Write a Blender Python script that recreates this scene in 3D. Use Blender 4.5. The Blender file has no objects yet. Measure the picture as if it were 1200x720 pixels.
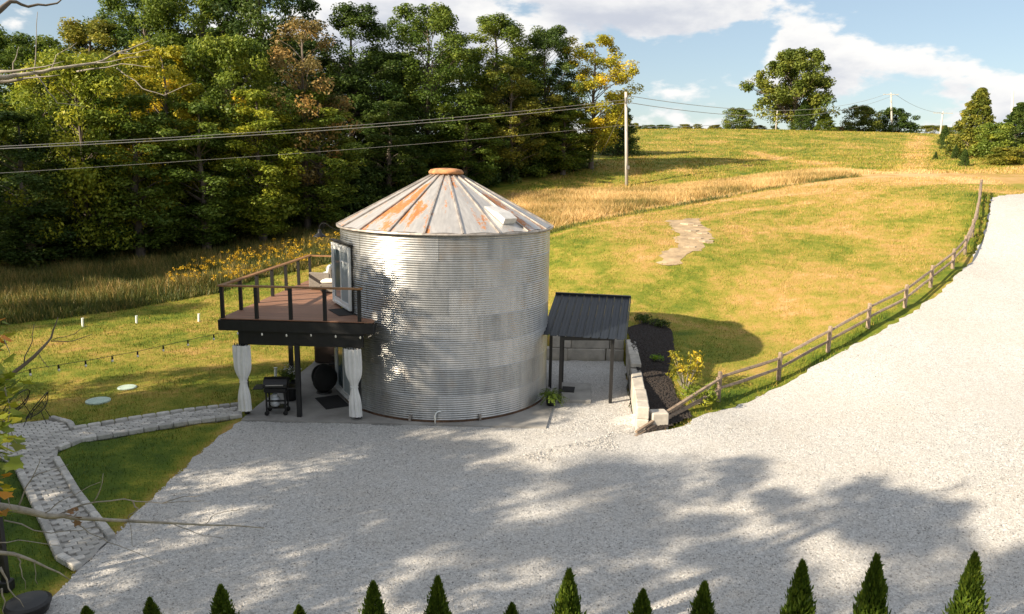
import bpy, bmesh, math, random
import numpy as np
from mathutils import Vector, Matrix
random.seed(7); rng = np.random.default_rng(11)
scene = bpy.context.scene
COL = scene.collection
R = math.radians

# ------------------------------------------------------------------ camera
CAM_P, CAM_R, CAM_H, CAM_F = R(10.9), R(0.93), 7.55, 876.0
_W = np.array([1, 0, 0.]); _U = np.array([0, math.sin(CAM_P), math.cos(CAM_P)])
_F = np.array([0, math.cos(CAM_P), -math.sin(CAM_P)])
_R = math.cos(CAM_R)*_W + math.sin(CAM_R)*_U
_V = -math.sin(CAM_R)*_W + math.cos(CAM_R)*_U
_C = np.array([0, 0, CAM_H])
cd = bpy.data.cameras.new('camera'); cam = bpy.data.objects.new('camera', cd); COL.objects.link(cam)
cd.sensor_width = 36; cd.lens = 36*CAM_F/1200; cd.clip_end = 5000; cd.clip_start = .1
cam.matrix_world = Matrix(((_R[0], _V[0], -_F[0], 0), (_R[1], _V[1], -_F[1], 0), (_R[2], _V[2], -_F[2], CAM_H), (0, 0, 0, 1)))
scene.camera = cam

# ------------------------------------------------------------------ sky, sun, exposure
SUN_AZ, SUN_EL = 60.0, 25.5          # the way the light travels (from +Y towards +X), and the sun's height
sd = bpy.data.lights.new('sun', 'SUN'); sun = bpy.data.objects.new('sun', sd); COL.objects.link(sun)
sd.energy = 5.0; sd.angle = R(0.55); sd.color = (1.0, .86, .66)
_L = Vector((math.sin(R(SUN_AZ))*math.cos(R(SUN_EL)), math.cos(R(SUN_AZ))*math.cos(R(SUN_EL)), -math.sin(R(SUN_EL))))
sun.rotation_euler = _L.to_track_quat('-Z', 'Y').to_euler()
sun.location = (-60, -40, 60)
vs = scene.view_settings
vs.view_transform = 'Standard'; vs.look = 'None'; vs.gamma = 1; vs.use_curve_mapping = False; vs.exposure = 1.10

def nd(nt, kind, inputs=None, **props):
    n = nt.nodes.new(kind)
    for k, v in props.items(): setattr(n, k, v)
    for k, v in (inputs or {}).items():
        s = n.inputs[k]
        if isinstance(v, bpy.types.NodeSocket): nt.links.new(v, s)
        else: s.default_value = v
    return n
def math_(nt, op, a, b=0.0, c=None, clamp=False):
    d = {0: a, 1: b}
    if c is not None: d[2] = c
    return nd(nt, 'ShaderNodeMath', d, operation=op, use_clamp=clamp).outputs[0]
def ramp(nt, fac, stops, interp='LINEAR'):
    n = nt.nodes.new('ShaderNodeValToRGB'); nt.links.new(fac, n.inputs[0]); cr = n.color_ramp; cr.interpolation = interp
    while len(cr.elements) > 1: cr.elements.remove(cr.elements[0])
    cr.elements[0].position = stops[0][0]
    def c4(c): return (c, c, c, 1) if isinstance(c, (int, float)) else (*c, 1)
    cr.elements[0].color = c4(stops[0][1])
    for p, c in stops[1:]:
        e = cr.elements.new(p); e.color = c4(c)
    return n.outputs[0]
def mixc(nt, fac, a, b, blend='MIX'):
    n = nt.nodes.new('ShaderNodeMix'); n.data_type = 'RGBA'; n.blend_type = blend
    for i, v in ((0, fac), (6, a), (7, b)):
        if isinstance(v, bpy.types.NodeSocket): nt.links.new(v, n.inputs[i])
        elif i == 0: n.inputs[0].default_value = v
        else: n.inputs[i].default_value = (*v, 1) if len(v) == 3 else v
    return n.outputs[2]
def noise(nt, vec, scale, detail=4, rough=.55, dist=0.0, w=None):
    n = nd(nt, 'ShaderNodeTexNoise', {'Scale': scale, 'Detail': detail, 'Roughness': rough, 'Distortion': dist})
    if vec is not None: nt.links.new(vec, n.inputs['Vector'])
    if w is not None:
        n.noise_dimensions = '4D'; nt.links.new(w, n.inputs['W'])
    return n.outputs['Fac']

wd = bpy.data.worlds.new('World'); scene.world = wd; wd.use_nodes = True
nt = wd.node_tree; nt.nodes.clear()
sky = nt.nodes.new('ShaderNodeTexSky'); sky.sky_type = 'NISHITA'; sky.sun_disc = False
sky.sun_elevation = R(SUN_EL); sky.sun_rotation = R(SUN_AZ+180); sky.air_density = 1.0; sky.dust_density = 0.6; sky.ozone_density = 1.5
tc = nt.nodes.new('ShaderNodeTexCoord')
def cloud_field(shift):
    m = nd(nt, 'ShaderNodeMapping', {'Vector': tc.outputs['Generated'], 'Location': (3.35, 4.61, 2.42+shift), 'Scale': (1, 1, 2.2)})
    big = noise(nt, m.outputs[0], 4.0, 8, .56, .1)
    return big
c0 = cloud_field(0.0); c1 = cloud_field(.045)
dens = ramp(nt, c0, [(.485, 0.0), (.535, 1.0)], 'EASE')
shade = ramp(nt, c1, [(.47, 1.0), (.68, 0.0)], 'EASE')
cc = mixc(nt, shade, (5.2, 5.5, 6.2), (8.6, 8.5, 8.3))
hz = nd(nt, 'ShaderNodeSeparateXYZ', {0: tc.outputs['Generated']}).outputs[2]
up = ramp(nt, hz, [(.0, 0.35), (.06, 1.0)])
skyc = mixc(nt, .30, sky.outputs[0], (6.2, 7.4, 8.4))
allc = mixc(nt, math_(nt, 'MULTIPLY', dens, up), skyc, cc)
bg = nd(nt, 'ShaderNodeBackground', {'Color': allc, 'Strength': .056})
out = nt.nodes.new('ShaderNodeOutputWorld'); nt.links.new(bg.outputs[0], out.inputs[0])

# ------------------------------------------------------------------ pixel helpers (a pixel gives a direction only)
def ray(x, y): return _R*(x-600)/CAM_F + _V*(360-y)/CAM_F + _F
def atz(x, y, z=0.0):
    d = ray(x, y); return _C + d*((z-CAM_H)/d[2])
def aty(x, y, Y):
    d = ray(x, y); return _C + d*(Y/d[1])

# ------------------------------------------------------------------ terrain
BIN = np.array([-2.17, 24.22]); BR = 3.35; EAVE = 5.6
FPX = [(841, 474), (912, 446), (970, 412), (1017, 384), (1060, 361), (1090, 337), (1116, 314), (1130, 299), (1139, 278), (1144, 258), (1147, 240), (1148, 228)]
FENCE = [atz(*FPX[0], .1)]
for x, y in FPX[1:]:
    d = ray(x, y); d = d/np.linalg.norm(d); q = _C-FENCE[-1]; b = q@d; c = q@q-3.05**2
    FENCE.append(_C + d*(-b+math.sqrt(max(b*b-c, 0))))
ctl = []
for x in (-60, -45, -30, -20, -10):
    for y in (-40, -20, 0, 10, 20, 30):
        ctl.append((x, y, 0.0))
for x, y, z in [(0, -40, 0), (0, -15, 0), (0, 5, 0), (-4, 13, 0), (0, 16, 0), (4, 19.6, 0), (3, 13, 0), (6, 12, 0), (-6, 20, 0), (10, 10, .12), (14, 0, .3), (20, -20, .5),
                (30, 0, 1.2), (40, 20, 3.0), (5, 22, .45), (5, 25, .8), (5.2, 28.4, .9), (6.8, 24.5, .5), (0, 31, .9), (3, 30, .95), (8, 28.5, .75),
                (10.05, 29.9, .9), (-31, 46, .25), (-14.2, 62, 2.4), (-6, 36, .3), (-2, 40, 1.0), (-60, 60, 1.), (-60, 120, 4), (-20, 120, 8), (0, 200, 12),
                (60, 220, 12), (110, 220, 11), (110, 100, 11), (110, 40, 7), (110, -40, 3), (-60, 220, 5), (90, 160, 14.4), (40, 185, 13.5), (11.8, 16.5, .45), (-8, 28, 0), (-10, 36, .1)]:
    ctl.append((x, y, z))
ctl += [tuple(p) for p in FENCE]
for x, y, Y in [(650, 290, 42), (650, 262, 50), (800, 300, 39), (805, 258, 47), (1000, 300, 38), (1000, 250, 46), (1000, 207, 62), (735, 218, 72), (900, 185, 95),
                (1130, 195, 75), (1170, 185, 80), (1195, 178, 100), (760, 152, 150), (937, 153, 150), (1041, 158, 160), (1100, 158, 150), (1195, 440, 24.2), (1195, 330, 33.),
                (1195, 228, 47.5), (255, 345, 40), (0, 385, 32), (330, 300, 50), (395, 275, 56), (600, 215, 72), (700, 200, 78), (840, 230, 58), (850, 330, 35.5)]:
    ctl.append(tuple(aty(x, y, Y)))
ctl = np.array(ctl)
def _phi(d2): return .5*d2*np.log(d2+1e-9)
_n = len(ctl); _A = np.zeros((_n+3, _n+3)); _S = 1/30.
_xy = ctl[:, :2]*_S
_A[:_n, :_n] = _phi(((_xy[:, None]-_xy[None])**2).sum(2)) + np.eye(_n)*.0025
_A[:_n, _n] = 1; _A[:_n, _n+1:] = _xy; _A[_n, :_n] = 1; _A[_n+1:, :_n] = _xy.T
_w = np.linalg.solve(_A, np.concatenate([ctl[:, 2], np.zeros(3)]))
COURT = np.array([(-2.5, 17), (3.62, 20.45), (4.55, 28.6), (-3, 28.8)])
def inside(poly, x, y):
    poly = np.asarray(poly)[:, :2]; r = np.zeros(np.shape(x), bool); n = len(poly)
    for i in range(n):
        x0, y0 = poly[i]; x1, y1 = poly[(i+1) % n]
        c = ((y0 > y) != (y1 > y)); xi = (x1-x0)*(y-y0)/((y1-y0) if y1 != y0 else 1e-9)+x0
        r ^= c & (x < xi)
    return r
def edge_dist(poly, x, y, closed=True):
    poly = np.asarray(poly)[:, :2]; n = len(poly); best = np.full(np.shape(x), 1e9)
    for i in range(n if closed else n-1):
        a = poly[i]; b = poly[(i+1) % n]; ab = b-a; L = ab@ab+1e-12
        t = np.clip(((x-a[0])*ab[0]+(y-a[1])*ab[1])/L, 0, 1)
        best = np.minimum(best, np.hypot(x-a[0]-t*ab[0], y-a[1]-t*ab[1]))
    return best
def zt(x, y):
    x = np.asarray(x, float); y = np.asarray(y, float); sh = x.shape
    px = np.clip(x.ravel(), -60, 110); py = np.clip(y.ravel(), -40, 220)
    z = np.empty(px.size)
    for s in range(0, px.size, 20000):
        a = px[s:s+20000]*_S; b = py[s:s+20000]*_S
        d2 = (a[:, None]-_xy[None, :, 0])**2+(b[:, None]-_xy[None, :, 1])**2
        z[s:s+20000] = _phi(d2)@_w[:_n] + _w[_n]+_w[_n+1]*a+_w[_n+2]*b
    X = x.ravel(); Y = y.ravel()
    flat = np.clip((Y-26)/10., 0, 1)                      # the yard itself is level
    k = np.clip(np.maximum((X+1.5)/4., flat), 0, 1); k = k*k*(3-2*k)
    z = z*k
    z[inside(COURT, X, Y)] = 0.0
    far = np.clip((np.hypot(X-20, Y-80)-170)/300., 0, 1)
    return (z*(1-far)).reshape(sh)
def z1(x, y): return float(zt(np.array([x]), np.array([y]))[0])
def T(px, py, tmax=260):
    d = ray(px, py); t = np.linspace(8, tmax, 1500); P = _C+t[:, None]*d[None]
    h = P[:, 2]-zt(P[:, 0], P[:, 1]); i = np.argmax(h < 0)
    if h[i] >= 0: i = len(t)-1
    a = h[i-1]/(h[i-1]-h[i]+1e-9); tt = t[i-1]+a*(t[i]-t[i-1]); p = _C+tt*d
    return np.array([p[0], p[1], z1(p[0], p[1])])
def TP(pts): return np.array([T(*p)[:2] for p in pts])

# ------------------------------------------------------------------ object helpers
def tag(o, label=None, cat=None, group=None, kind=None):
    if label: o['label'] = label
    if cat: o['category'] = cat
    if group: o['group'] = group
    if kind: o['kind'] = kind
    return o
def empty(name, loc=(0, 0, 0), rz=0.0, **k):
    o = bpy.data.objects.new(name, None); COL.objects.link(o); o.location = Vector([float(v) for v in loc]); o.rotation_euler = (0, 0, rz); o.empty_display_size = .2
    return tag(o, **k)
def np_mesh(name, V, F, mats, smooth=False, attrs=None):
    V = np.ascontiguousarray(V, dtype=np.float32); F = np.ascontiguousarray(F, dtype=np.int32)
    me = bpy.data.meshes.new(name); n, k = F.shape
    me.vertices.add(len(V)); me.vertices.foreach_set('co', V.ravel())
    me.loops.add(n*k); me.loops.foreach_set('vertex_index', F.ravel())
    me.polygons.add(n); me.polygons.foreach_set('loop_start', np.arange(0, n*k, k, dtype=np.int32)); me.polygons.foreach_set('loop_total', np.full(n, k, dtype=np.int32))
    if smooth: me.polygons.foreach_set('use_smooth', np.ones(n, bool))
    me.update(calc_edges=True)
    for a, v in (attrs or {}).items():
        at = me.attributes.new(a, 'FLOAT', 'POINT'); at.data.foreach_set('value', np.ascontiguousarray(v, dtype=np.float32))
    for m in (mats if isinstance(mats, (list, tuple)) else [mats]): me.materials.append(m)
    return me
def link(name, me, parent=None, loc=(0, 0, 0), rot=(0, 0, 0), scale=(1, 1, 1)):
    o = bpy.data.objects.new(name, me); COL.objects.link(o); o.parent = parent
    o.location = Vector([float(v) for v in loc]); o.rotation_euler = rot; o.scale = scale
    return o
class MB:
    def __init__(s): s.v = []; s.f = []
    def add(s, V, F):
        b = len(s.v); s.v += [tuple(float(c) for c in p) for p in V]; s.f += [tuple(b+i for i in f) for f in F]; return s
    def box(s, c, size, rz=0, M=None, taper=1.0):
        x, y, z = (d/2 for d in size); V = [(sx*x*(taper if sz > 0 else 1), sy*y*(taper if sz > 0 else 1), sz*z) for sz in (-1, 1) for sx, sy in ((-1, -1), (1, -1), (1, 1), (-1, 1))]
        m = Matrix.Translation(Vector([float(q) for q in c])) @ (M or Matrix.Rotation(rz, 4, 'Z'))
        V = [m @ Vector(v) for v in V]
        return s.add(V, [(3, 2, 1, 0), (4, 5, 6, 7), (0, 1, 5, 4), (1, 2, 6, 5), (2, 3, 7, 6), (3, 0, 4, 7)])
    def cbox(s, c, size, rz=0, ch=.01, M=None):            # chamfered box
        x, y, z = (d/2 for d in size); ch = min(ch, x*.9, y*.9, z*.9); V = []
        for sz, ins in ((-z, ch), (-z+ch, 0), (z-ch, 0), (z, ch)):
            a, b = x-ins, y-ins; c2 = ch
            V += [(-a+c2, -b, sz), (a-c2, -b, sz), (a, -b+c2, sz), (a, b-c2, sz), (a-c2, b, sz), (-a+c2, b, sz), (-a, b-c2, sz), (-a, -b+c2, sz)]
        F = [tuple(reversed(range(8))), tuple(range(24, 32))]
        for l in range(3):
            for i in range(8): j = (i+1) % 8; F.append((l*8+i, l*8+j, l*8+8+j, l*8+8+i))
        m = Matrix.Translation(Vector([float(q) for q in c])) @ (M or Matrix.Rotation(rz, 4, 'Z'))
        return s.add([m @ Vector(v) for v in V], F)
    def bar(s, a, b, w, h, up=(0, 0, 1)):
        a = Vector([float(q) for q in a]); b = Vector([float(q) for q in b]); d = (b-a).normalized(); u = Vector(up); r = d.cross(u).normalized(); u = r.cross(d)
        V = [p+r*sx*w/2+u*sy*h/2 for p in (a, b) for sx, sy in ((-1, -1), (1, -1), (1, 1), (-1, 1))]
        return s.add(V, [(3, 2, 1, 0), (4, 5, 6, 7), (0, 1, 5, 4), (1, 2, 6, 5), (2, 3, 7, 6), (3, 0, 4, 7)])
    def tube(s, path, rad, n=6, caps=True):
        P = [Vector([float(q) for q in p]) for p in path]; rad = rad if isinstance(rad, (list, tuple)) else [rad]*len(P); V = []; F = []; r = None
        for i, p in enumerate(P):
            d = (P[min(i+1, len(P)-1)]-P[max(i-1, 0)]).normalized()
            if r is None: r = d.orthogonal().normalized()
            else:
                r = r-d*r.dot(d); r = r.normalized() if r.length > 1e-6 else d.orthogonal().normalized()
            u = d.cross(r)
            V += [p+(r*math.cos(2*math.pi*k/n)+u*math.sin(2*math.pi*k/n))*rad[i] for k in range(n)]
        for i in range(len(P)-1):
            for k in range(n): k2 = (k+1) % n; F.append((i*n+k, i*n+k2, i*n+n+k2, i*n+n+k))
        if caps: F += [tuple(reversed(range(n))), tuple(range(len(P)*n-n, len(P)*n))]
        return s.add(V, F)
    def lathe(s, prof, c=(0, 0, 0), n=16, M=None):
        V = []; F = []; m = Matrix.Translation(Vector([float(q) for q in c])) @ (M or Matrix())
        for r, z in prof: V += [m @ Vector((r*math.cos(2*math.pi*k/n), r*math.sin(2*math.pi*k/n), z)) for k in range(n)]
        for i in range(len(prof)-1):
            for k in range(n): k2 = (k+1) % n; F.append((i*n+k, i*n+k2, i*n+n+k2, i*n+n+k))
        F += [tuple(reversed(range(n))), tuple(range(len(prof)*n-n, len(prof)*n))]
        return s.add(V, F)
    def prism(s, poly, z0, z1_):
        n = len(poly); V = [(p[0], p[1], z0) for p in poly]+[(p[0], p[1], z1_) for p in poly]
        return s.add(V, [tuple(reversed(range(n))), tuple(range(n, 2*n))]+[(i, (i+1) % n, n+(i+1) % n, n+i) for i in range(n)])
    def mesh(s, name, mat, smooth=False):
        me = bpy.data.meshes.new(name); me.from_pydata(s.v, [], s.f); me.materials.append(mat)
        bm = bmesh.new(); bm.from_mesh(me); bmesh.ops.recalc_face_normals(bm, faces=bm.faces); bm.to_mesh(me); bm.free()
        if smooth:
            for p in me.polygons: p.use_smooth = True
        me.update(); return me
    def build(s, name, mat, parent=None, smooth=False, world=True, **k):
        if parent is not None and world:
            p = Vector(parent.location); q = parent
            while q.parent is not None: q = q.parent; p = p+Vector(q.location)
            s.v = [(a-p.x, b-p.y, c-p.z) for a, b, c in s.v]
            return tag(link(name, s.mesh(name, mat, smooth), parent), **k)
        if parent is None:                                  # a thing of one mesh: put its origin at its base
            v = np.array(s.v); c = np.array([(v[:, 0].min()+v[:, 0].max())/2, (v[:, 1].min()+v[:, 1].max())/2, v[:, 2].min()])
            s.v = [tuple(p) for p in (v-c)]
            return tag(link(name, s.mesh(name, mat, smooth), None, c), **k)
        return tag(link(name, s.mesh(name, mat, smooth), parent), **k)
def bez(a, b, c, n):
    return [tuple((1-t)**2*np.array(a)+2*t*(1-t)*np.array(b)+t*t*np.array(c)) for t in np.linspace(0, 1, n)]

# ------------------------------------------------------------------ materials
def newmat(name):
    m = bpy.data.materials.new(name); m.use_nodes = True; t = m.node_tree; t.nodes.clear()
    o = t.nodes.new('ShaderNodeOutputMaterial'); b = t.nodes.new('ShaderNodeBsdfPrincipled'); t.links.new(b.outputs[0], o.inputs[0])
    return m, t, b, o
def setb(t, b, **k):
    for n, v in k.items():
        n = n.replace('_', ' ')
        if isinstance(v, bpy.types.NodeSocket): t.links.new(v, b.inputs[n])
        else: b.inputs[n].default_value = (*v, 1) if isinstance(v, tuple) and len(v) == 3 else v
def bump(t, b, h, strength=.3, dist=.02):
    n = nd(t, 'ShaderNodeBump', {'Height': h, 'Strength': strength, 'Distance': dist}); t.links.new(n.outputs[0], b.inputs['Normal'])
def mat(name, col, rough=.6, metal=0.0, var=.25, scale=6.0, bmp=.0, stretch=(1, 1, 1), rnd=.12, spec=.5, sub=None):
    m, t, b, o = newmat(name); tcn = t.nodes.new('ShaderNodeTexCoord')
    mp = nd(t, 'ShaderNodeMapping', {'Vector': tcn.outputs['Object'], 'Scale': stretch})
    f = noise(t, mp.outputs[0], scale, 6, .6)
    lo = tuple(c*(1-var) for c in col); hi = tuple(min(c*(1+var), 1) for c in col)
    c = ramp(t, f, [(.3, lo), (.7, hi)])
    if rnd:
        oi = t.nodes.new('ShaderNodeObjectInfo'); k = math_(t, 'MULTIPLY_ADD', oi.outputs['Random'], 2*rnd, 1-rnd)
        c = nd(t, 'ShaderNodeVectorMath', {0: c, 3: k}, operation='SCALE').outputs[0]
    setb(t, b, Base_Color=c, Roughness=rough, Metallic=metal); b.inputs['Specular IOR Level'].default_value = spec
    if bmp: bump(t, b, noise(t, mp.outputs[0], scale*4, 5, .6), bmp, .01)
    return m

def grass_material(name, ramp_stops, fine=18.0):
    m, t, b, o = newmat(name); g = t.nodes.new('ShaderNodeNewGeometry'); pos = g.outputs['Position']
    n1 = noise(t, pos, .22, 5, .6, .3); n2 = noise(t, pos, 1.4, 5, .62); n3 = noise(t, pos, fine, 3, .6)
    dry = nd(t, 'ShaderNodeAttribute', attribute_name='dry').outputs['Fac']
    tint = nd(t, 'ShaderNodeAttribute', attribute_name='tint').outputs['Fac']
    f = math_(t, 'ADD', math_(t, 'MULTIPLY_ADD', n1, 1.1, -.55), math_(t, 'MULTIPLY_ADD', n2, .75, -.375))
    f = math_(t, 'ADD', f, math_(t, 'MULTIPLY_ADD', n3, .45, -.225))
    f = math_(t, 'ADD', f, dry)
    f = math_(t, 'ADD', f, math_(t, 'MULTIPLY', tint, .5), clamp=True)
    c = ramp(t, f, ramp_stops)
    setb(t, b, Base_Color=c, Roughness=.85); b.inputs['Specular IOR Level'].default_value = .15
    bump(t, b, noise(t, pos, fine*1.6, 3, .7), .5, .03)
    return m
LAWN_STOPS = [(.0, (.030, .062, .010)), (.26, (.082, .125, .013)), (.44, (.175, .19, .022)), (.60, (.30, .24, .046)), (.78, (.42, .255, .088)), (1.0, (.52, .36, .17))]
M_LAWN = grass_material('lawn_grass', LAWN_STOPS)
def leaf_like(name, stops, trans=.35, objcol=True):
    m, t, b, o = newmat(name); t.nodes.remove(b)
    tint = nd(t, 'ShaderNodeAttribute', attribute_name='tint').outputs['Fac']
    c = ramp(t, tint, stops)
    if objcol:
        oi = t.nodes.new('ShaderNodeObjectInfo'); c = mixc(t, 1.0, c, oi.outputs['Color'], 'MULTIPLY')
    d = nd(t, 'ShaderNodeBsdfPrincipled', {'Base Color': c, 'Roughness': .55}); d.inputs['Specular IOR Level'].default_value = .3
    tr = nd(t, 'ShaderNodeBsdfTranslucent', {'Color': c})
    ms = nd(t, 'ShaderNodeMixShader', {0: trans, 1: d.outputs[0], 2: tr.outputs[0]}); t.links.new(ms.outputs[0], o.inputs[0])
    return m
M_LEAF = leaf_like('tree_leaf', [(0, (.65, .80, .45)), (.5, (1.45, 1.45, .95)), (1, (2.9, 2.3, 1.25))])
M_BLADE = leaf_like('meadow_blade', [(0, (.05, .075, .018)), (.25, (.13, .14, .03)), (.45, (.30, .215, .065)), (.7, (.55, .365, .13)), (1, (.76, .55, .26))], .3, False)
M_FLOWER = leaf_like('goldenrod_flower', [(0, (.55, .30, .01)), (1, (.75, .50, .03))], .3, False)
M_BARK = mat('bark', (.13, .105, .085), .9, var=.45, scale=5, bmp=.6, stretch=(1, 1, .25))
M_PALEBARK = mat('pale_bark', (.30, .265, .22), .85, var=.4, scale=14, bmp=.6, stretch=(1, 1, 1), rnd=0)
M_TWIG = mat('grey_twig', (.27, .24, .205), .85, var=.3, scale=10, rnd=0)

def gravel_material():
    m, t, b, o = newmat('crushed_gravel'); g = t.nodes.new('ShaderNodeNewGeometry'); pos = g.outputs['Position']
    vo = nd(t, 'ShaderNodeTexVoronoi', {'Vector': pos, 'Scale': 27.0}); vo2 = nd(t, 'ShaderNodeTexVoronoi', {'Vector': pos, 'Scale': 80.0})
    cell = nd(t, 'ShaderNodeSeparateColor', {0: vo.outputs['Color']}).outputs[0]
    cell2 = nd(t, 'ShaderNodeSeparateColor', {0: vo2.outputs['Color']}).outputs[1]
    big = noise(t, pos, .35, 5, .6); mid = noise(t, pos, 3.0, 4, .6)
    f = math_(t, 'ADD', math_(t, 'MULTIPLY', cell, .55), math_(t, 'MULTIPLY', cell2, .45))
    c = ramp(t, f, [(.05, (.27, .262, .252)), (.35, (.43, .419, .403)), (.65, (.53, .517, .498)), (.95, (.64, .625, .603))])
    dirt = ramp(t, math_(t, 'MULTIPLY_ADD', mid, .4, math_(t, 'MULTIPLY', big, .7)), [(.45, 0.0), (.8, .5)])
    c = mixc(t, dirt, c, (.42, .375, .32))
    tint = nd(t, 'ShaderNodeAttribute', attribute_name='tint').outputs['Fac']
    c = nd(t, 'ShaderNodeVectorMath', {0: c, 3: math_(t, 'MULTIPLY_ADD', tint, 1.0, 1.0)}, operation='SCALE').outputs[0]
    setb(t, b, Base_Color=c, Roughness=.9); b.inputs['Specular IOR Level'].default_value = .2
    h = math_(t, 'ADD', vo.outputs['Distance'], math_(t, 'MULTIPLY', vo2.outputs['Distance'], .5))
    bump(t, b, math_(t, 'SUBTRACT', 1.0, h), .55, .015)
    return m
M_GRAVEL = gravel_material()

def galv_material():
    m, t, b, o = newmat('galvanised_sheet'); tcn = t.nodes.new('ShaderNodeTexCoord'); oi = t.nodes.new('ShaderNodeObjectInfo'); rnd_ = oi.outputs['Random']
    w = math_(t, 'MULTIPLY', rnd_, 37.0); ob = tcn.outputs['Object']
    n1 = noise(t, ob, .9, 6, .6, .4, w); mp = nd(t, 'ShaderNodeMapping', {'Vector': ob, 'Scale': (3.2, 3.2, .35)}); streak = noise(t, mp.outputs[0], 1.6, 6, .65, 0, w)
    n3 = noise(t, ob, 7, 4, .6, 0, w)
    base = math_(t, 'MULTIPLY_ADD', rnd_, .15, .44)
    f = math_(t, 'ADD', base, math_(t, 'MULTIPLY_ADD', n1, .34, -.17)); f = math_(t, 'ADD', f, math_(t, 'MULTIPLY_ADD', streak, .5, -.25)); f = math_(t, 'ADD', f, math_(t, 'MULTIPLY_ADD', n3, .16, -.08))
    c = ramp(t, f, [(.15, (.14, .145, .15)), (.4, (.32, .325, .325)), (.62, (.50, .495, .485)), (.9, (.72, .705, .68))])
    tanmask = ramp(t, noise(t, ob, 1.3, 5, .6, .3, math_(t, 'ADD', w, 9.0)), [(.55, 0.0), (.72, .55)])
    c = mixc(t, tanmask, c, (.42, .34, .26))
    drt = ramp(t, noise(t, ob, 5.5, 7, .72, .6, math_(t, 'ADD', w, 3.0)), [(.60, 0.0), (.70, .8)])
    spot = math_(t, 'MULTIPLY', drt, ramp(t, noise(t, ob, .8, 2, .5, 0, math_(t, 'ADD', w, 5.0)), [(.52, 0.0), (.62, 1.0)]))
    c = mixc(t, spot, c, (.16, .15, .14))
    r = math_(t, 'MULTIPLY_ADD', n1, .28, .20)
    setb(t, b, Base_Color=c, Roughness=r, Metallic=math_(t, 'MULTIPLY_ADD', spot, -.6, .82))
    bump(t, b, noise(t, ob, 2.2, 3, .5, 0, w), .12, .05)
    return m
M_GALV = galv_material()
def roof_material():
    m, t, b, o = newmat('weathered_roof_sheet'); tcn = t.nodes.new('ShaderNodeTexCoord'); oi = t.nodes.new('ShaderNodeObjectInfo'); rnd_ = oi.outputs['Random']; ob = tcn.outputs['Object']
    w = math_(t, 'MULTIPLY', rnd_, 53.0)
    mp = nd(t, 'ShaderNodeMapping', {'Vector': ob, 'Scale': (.45, 2.2, .45)})
    big = noise(t, mp.outputs[0], 1.5, 4, .55, .2, w); fine = noise(t, ob, 11, 6, .75, .3, w)
    rm = math_(t, 'ADD', big, math_(t, 'MULTIPLY_ADD', fine, .42, -.21))
    rm = math_(t, 'ADD', rm, math_(t, 'MULTIPLY_ADD', rnd_, .22, -.11))
    mask = ramp(t, rm, [(.535, 0.0), (.60, 1.0)])
    n2 = noise(t, mp.outputs[0], 5, 5, .6, 0, w)
    c = ramp(t, n2, [(.3, (.42, .40, .385)), (.7, (.60, .575, .55))])
    rust = ramp(t, fine, [(.3, (.23, .085, .03)), (.55, (.44, .17, .055)), (.75, (.50, .26, .13))])
    c = mixc(t, mask, c, rust)
    setb(t, b, Base_Color=c, Roughness=math_(t, 'MULTIPLY_ADD', mask, .35, .45), Metallic=math_(t, 'MULTIPLY_ADD', mask, -.45, .5))
    bump(t, b, fine, .15, .01)
    return m
M_ROOF = roof_material()
M_RIB = mat('roof_rib', (.40, .36, .33), .5, .5, .5, 3)
M_RUST = mat('rusted_cap', (.42, .20, .09), .8, .2, .6, 5, .3)
M_BLACK = mat('black_painted_wood', (.012, .012, .013), .5, var=.3, scale=8, stretch=(1, 1, .3))
M_BLACKMETAL = mat('black_metal', (.014, .014, .015), .38, .3, .2)
M_CHAR = mat('charcoal_roof_metal', (.014, .018, .025), .40, .25, .25, 2.5)
M_DECK = mat('composite_deck_board', (.25, .13, .082), .55, var=.22, scale=5, bmp=.15, stretch=(.4, 6, 6), rnd=.16)
M_RAIL = mat('oiled_rail_wood', (.27, .135, .055), .5, var=.3, scale=6, stretch=(1, 1, 1), rnd=.08)
M_WHITE = mat('white_vinyl', (.78, .79, .79), .4, var=.05, rnd=.02)
M_CURT = mat('white_curtain_cloth', (.74, .73, .71), .85, var=.08, scale=4, rnd=.03)
M_CONC = mat('poured_concrete', (.36, .345, .32), .85, var=.28, scale=1.6, bmp=.25, rnd=.08)
M_SLAB = mat('patio_concrete', (.30, .285, .265), .8, var=.35, scale=.9, bmp=.2, rnd=0)
M_BLOCK = mat('cast_concrete_block', (.47, .43, .375), .9, var=.25, scale=3, bmp=.5, rnd=.12)
M_PAVER = mat('grey_paver', (.45, .43, .40), .85, var=.22, scale=9, bmp=.4, rnd=.24)
M_MULCH = mat('dark_mulch', (.02, .016, .014), .95, var=.6, scale=14, bmp=1., rnd=0)
M_FENCE = mat('weathered_rail_wood', (.27, .20, .145), .85, var=.38, scale=7, bmp=.4, stretch=(1, 1, 1), rnd=.2)
M_POLE = mat('pale_utility_pole', (.47, .44, .40), .8, var=.2, scale=4, stretch=(1, 1, .2))
M_WIRE = mat('wire', (.42, .40, .37), .5, .3, .1)
M_GUY = mat('guy_wire', (.20, .19, .18), .5, .5, .1)
M_WICK = mat('grey_wicker', (.17, .15, .13), .8, var=.4, scale=40, bmp=.6)
M_CUSH = mat('pale_cushion', (.62, .66, .66), .85, var=.06, scale=4)
M_CREAM = mat('cream_cushion', (.72, .68, .62), .85, var=.06, scale=4)
M_TUB = mat('brown_spa_panel', (.03, .017, .014), .55, var=.3, scale=5)
M_MAT = mat('dark_doormat', (.018, .017, .017), .95, var=.4, scale=30, bmp=.6)
M_TANK = mat('pale_steel_tank', (.50, .52, .54), .4, .1, .06)
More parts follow.
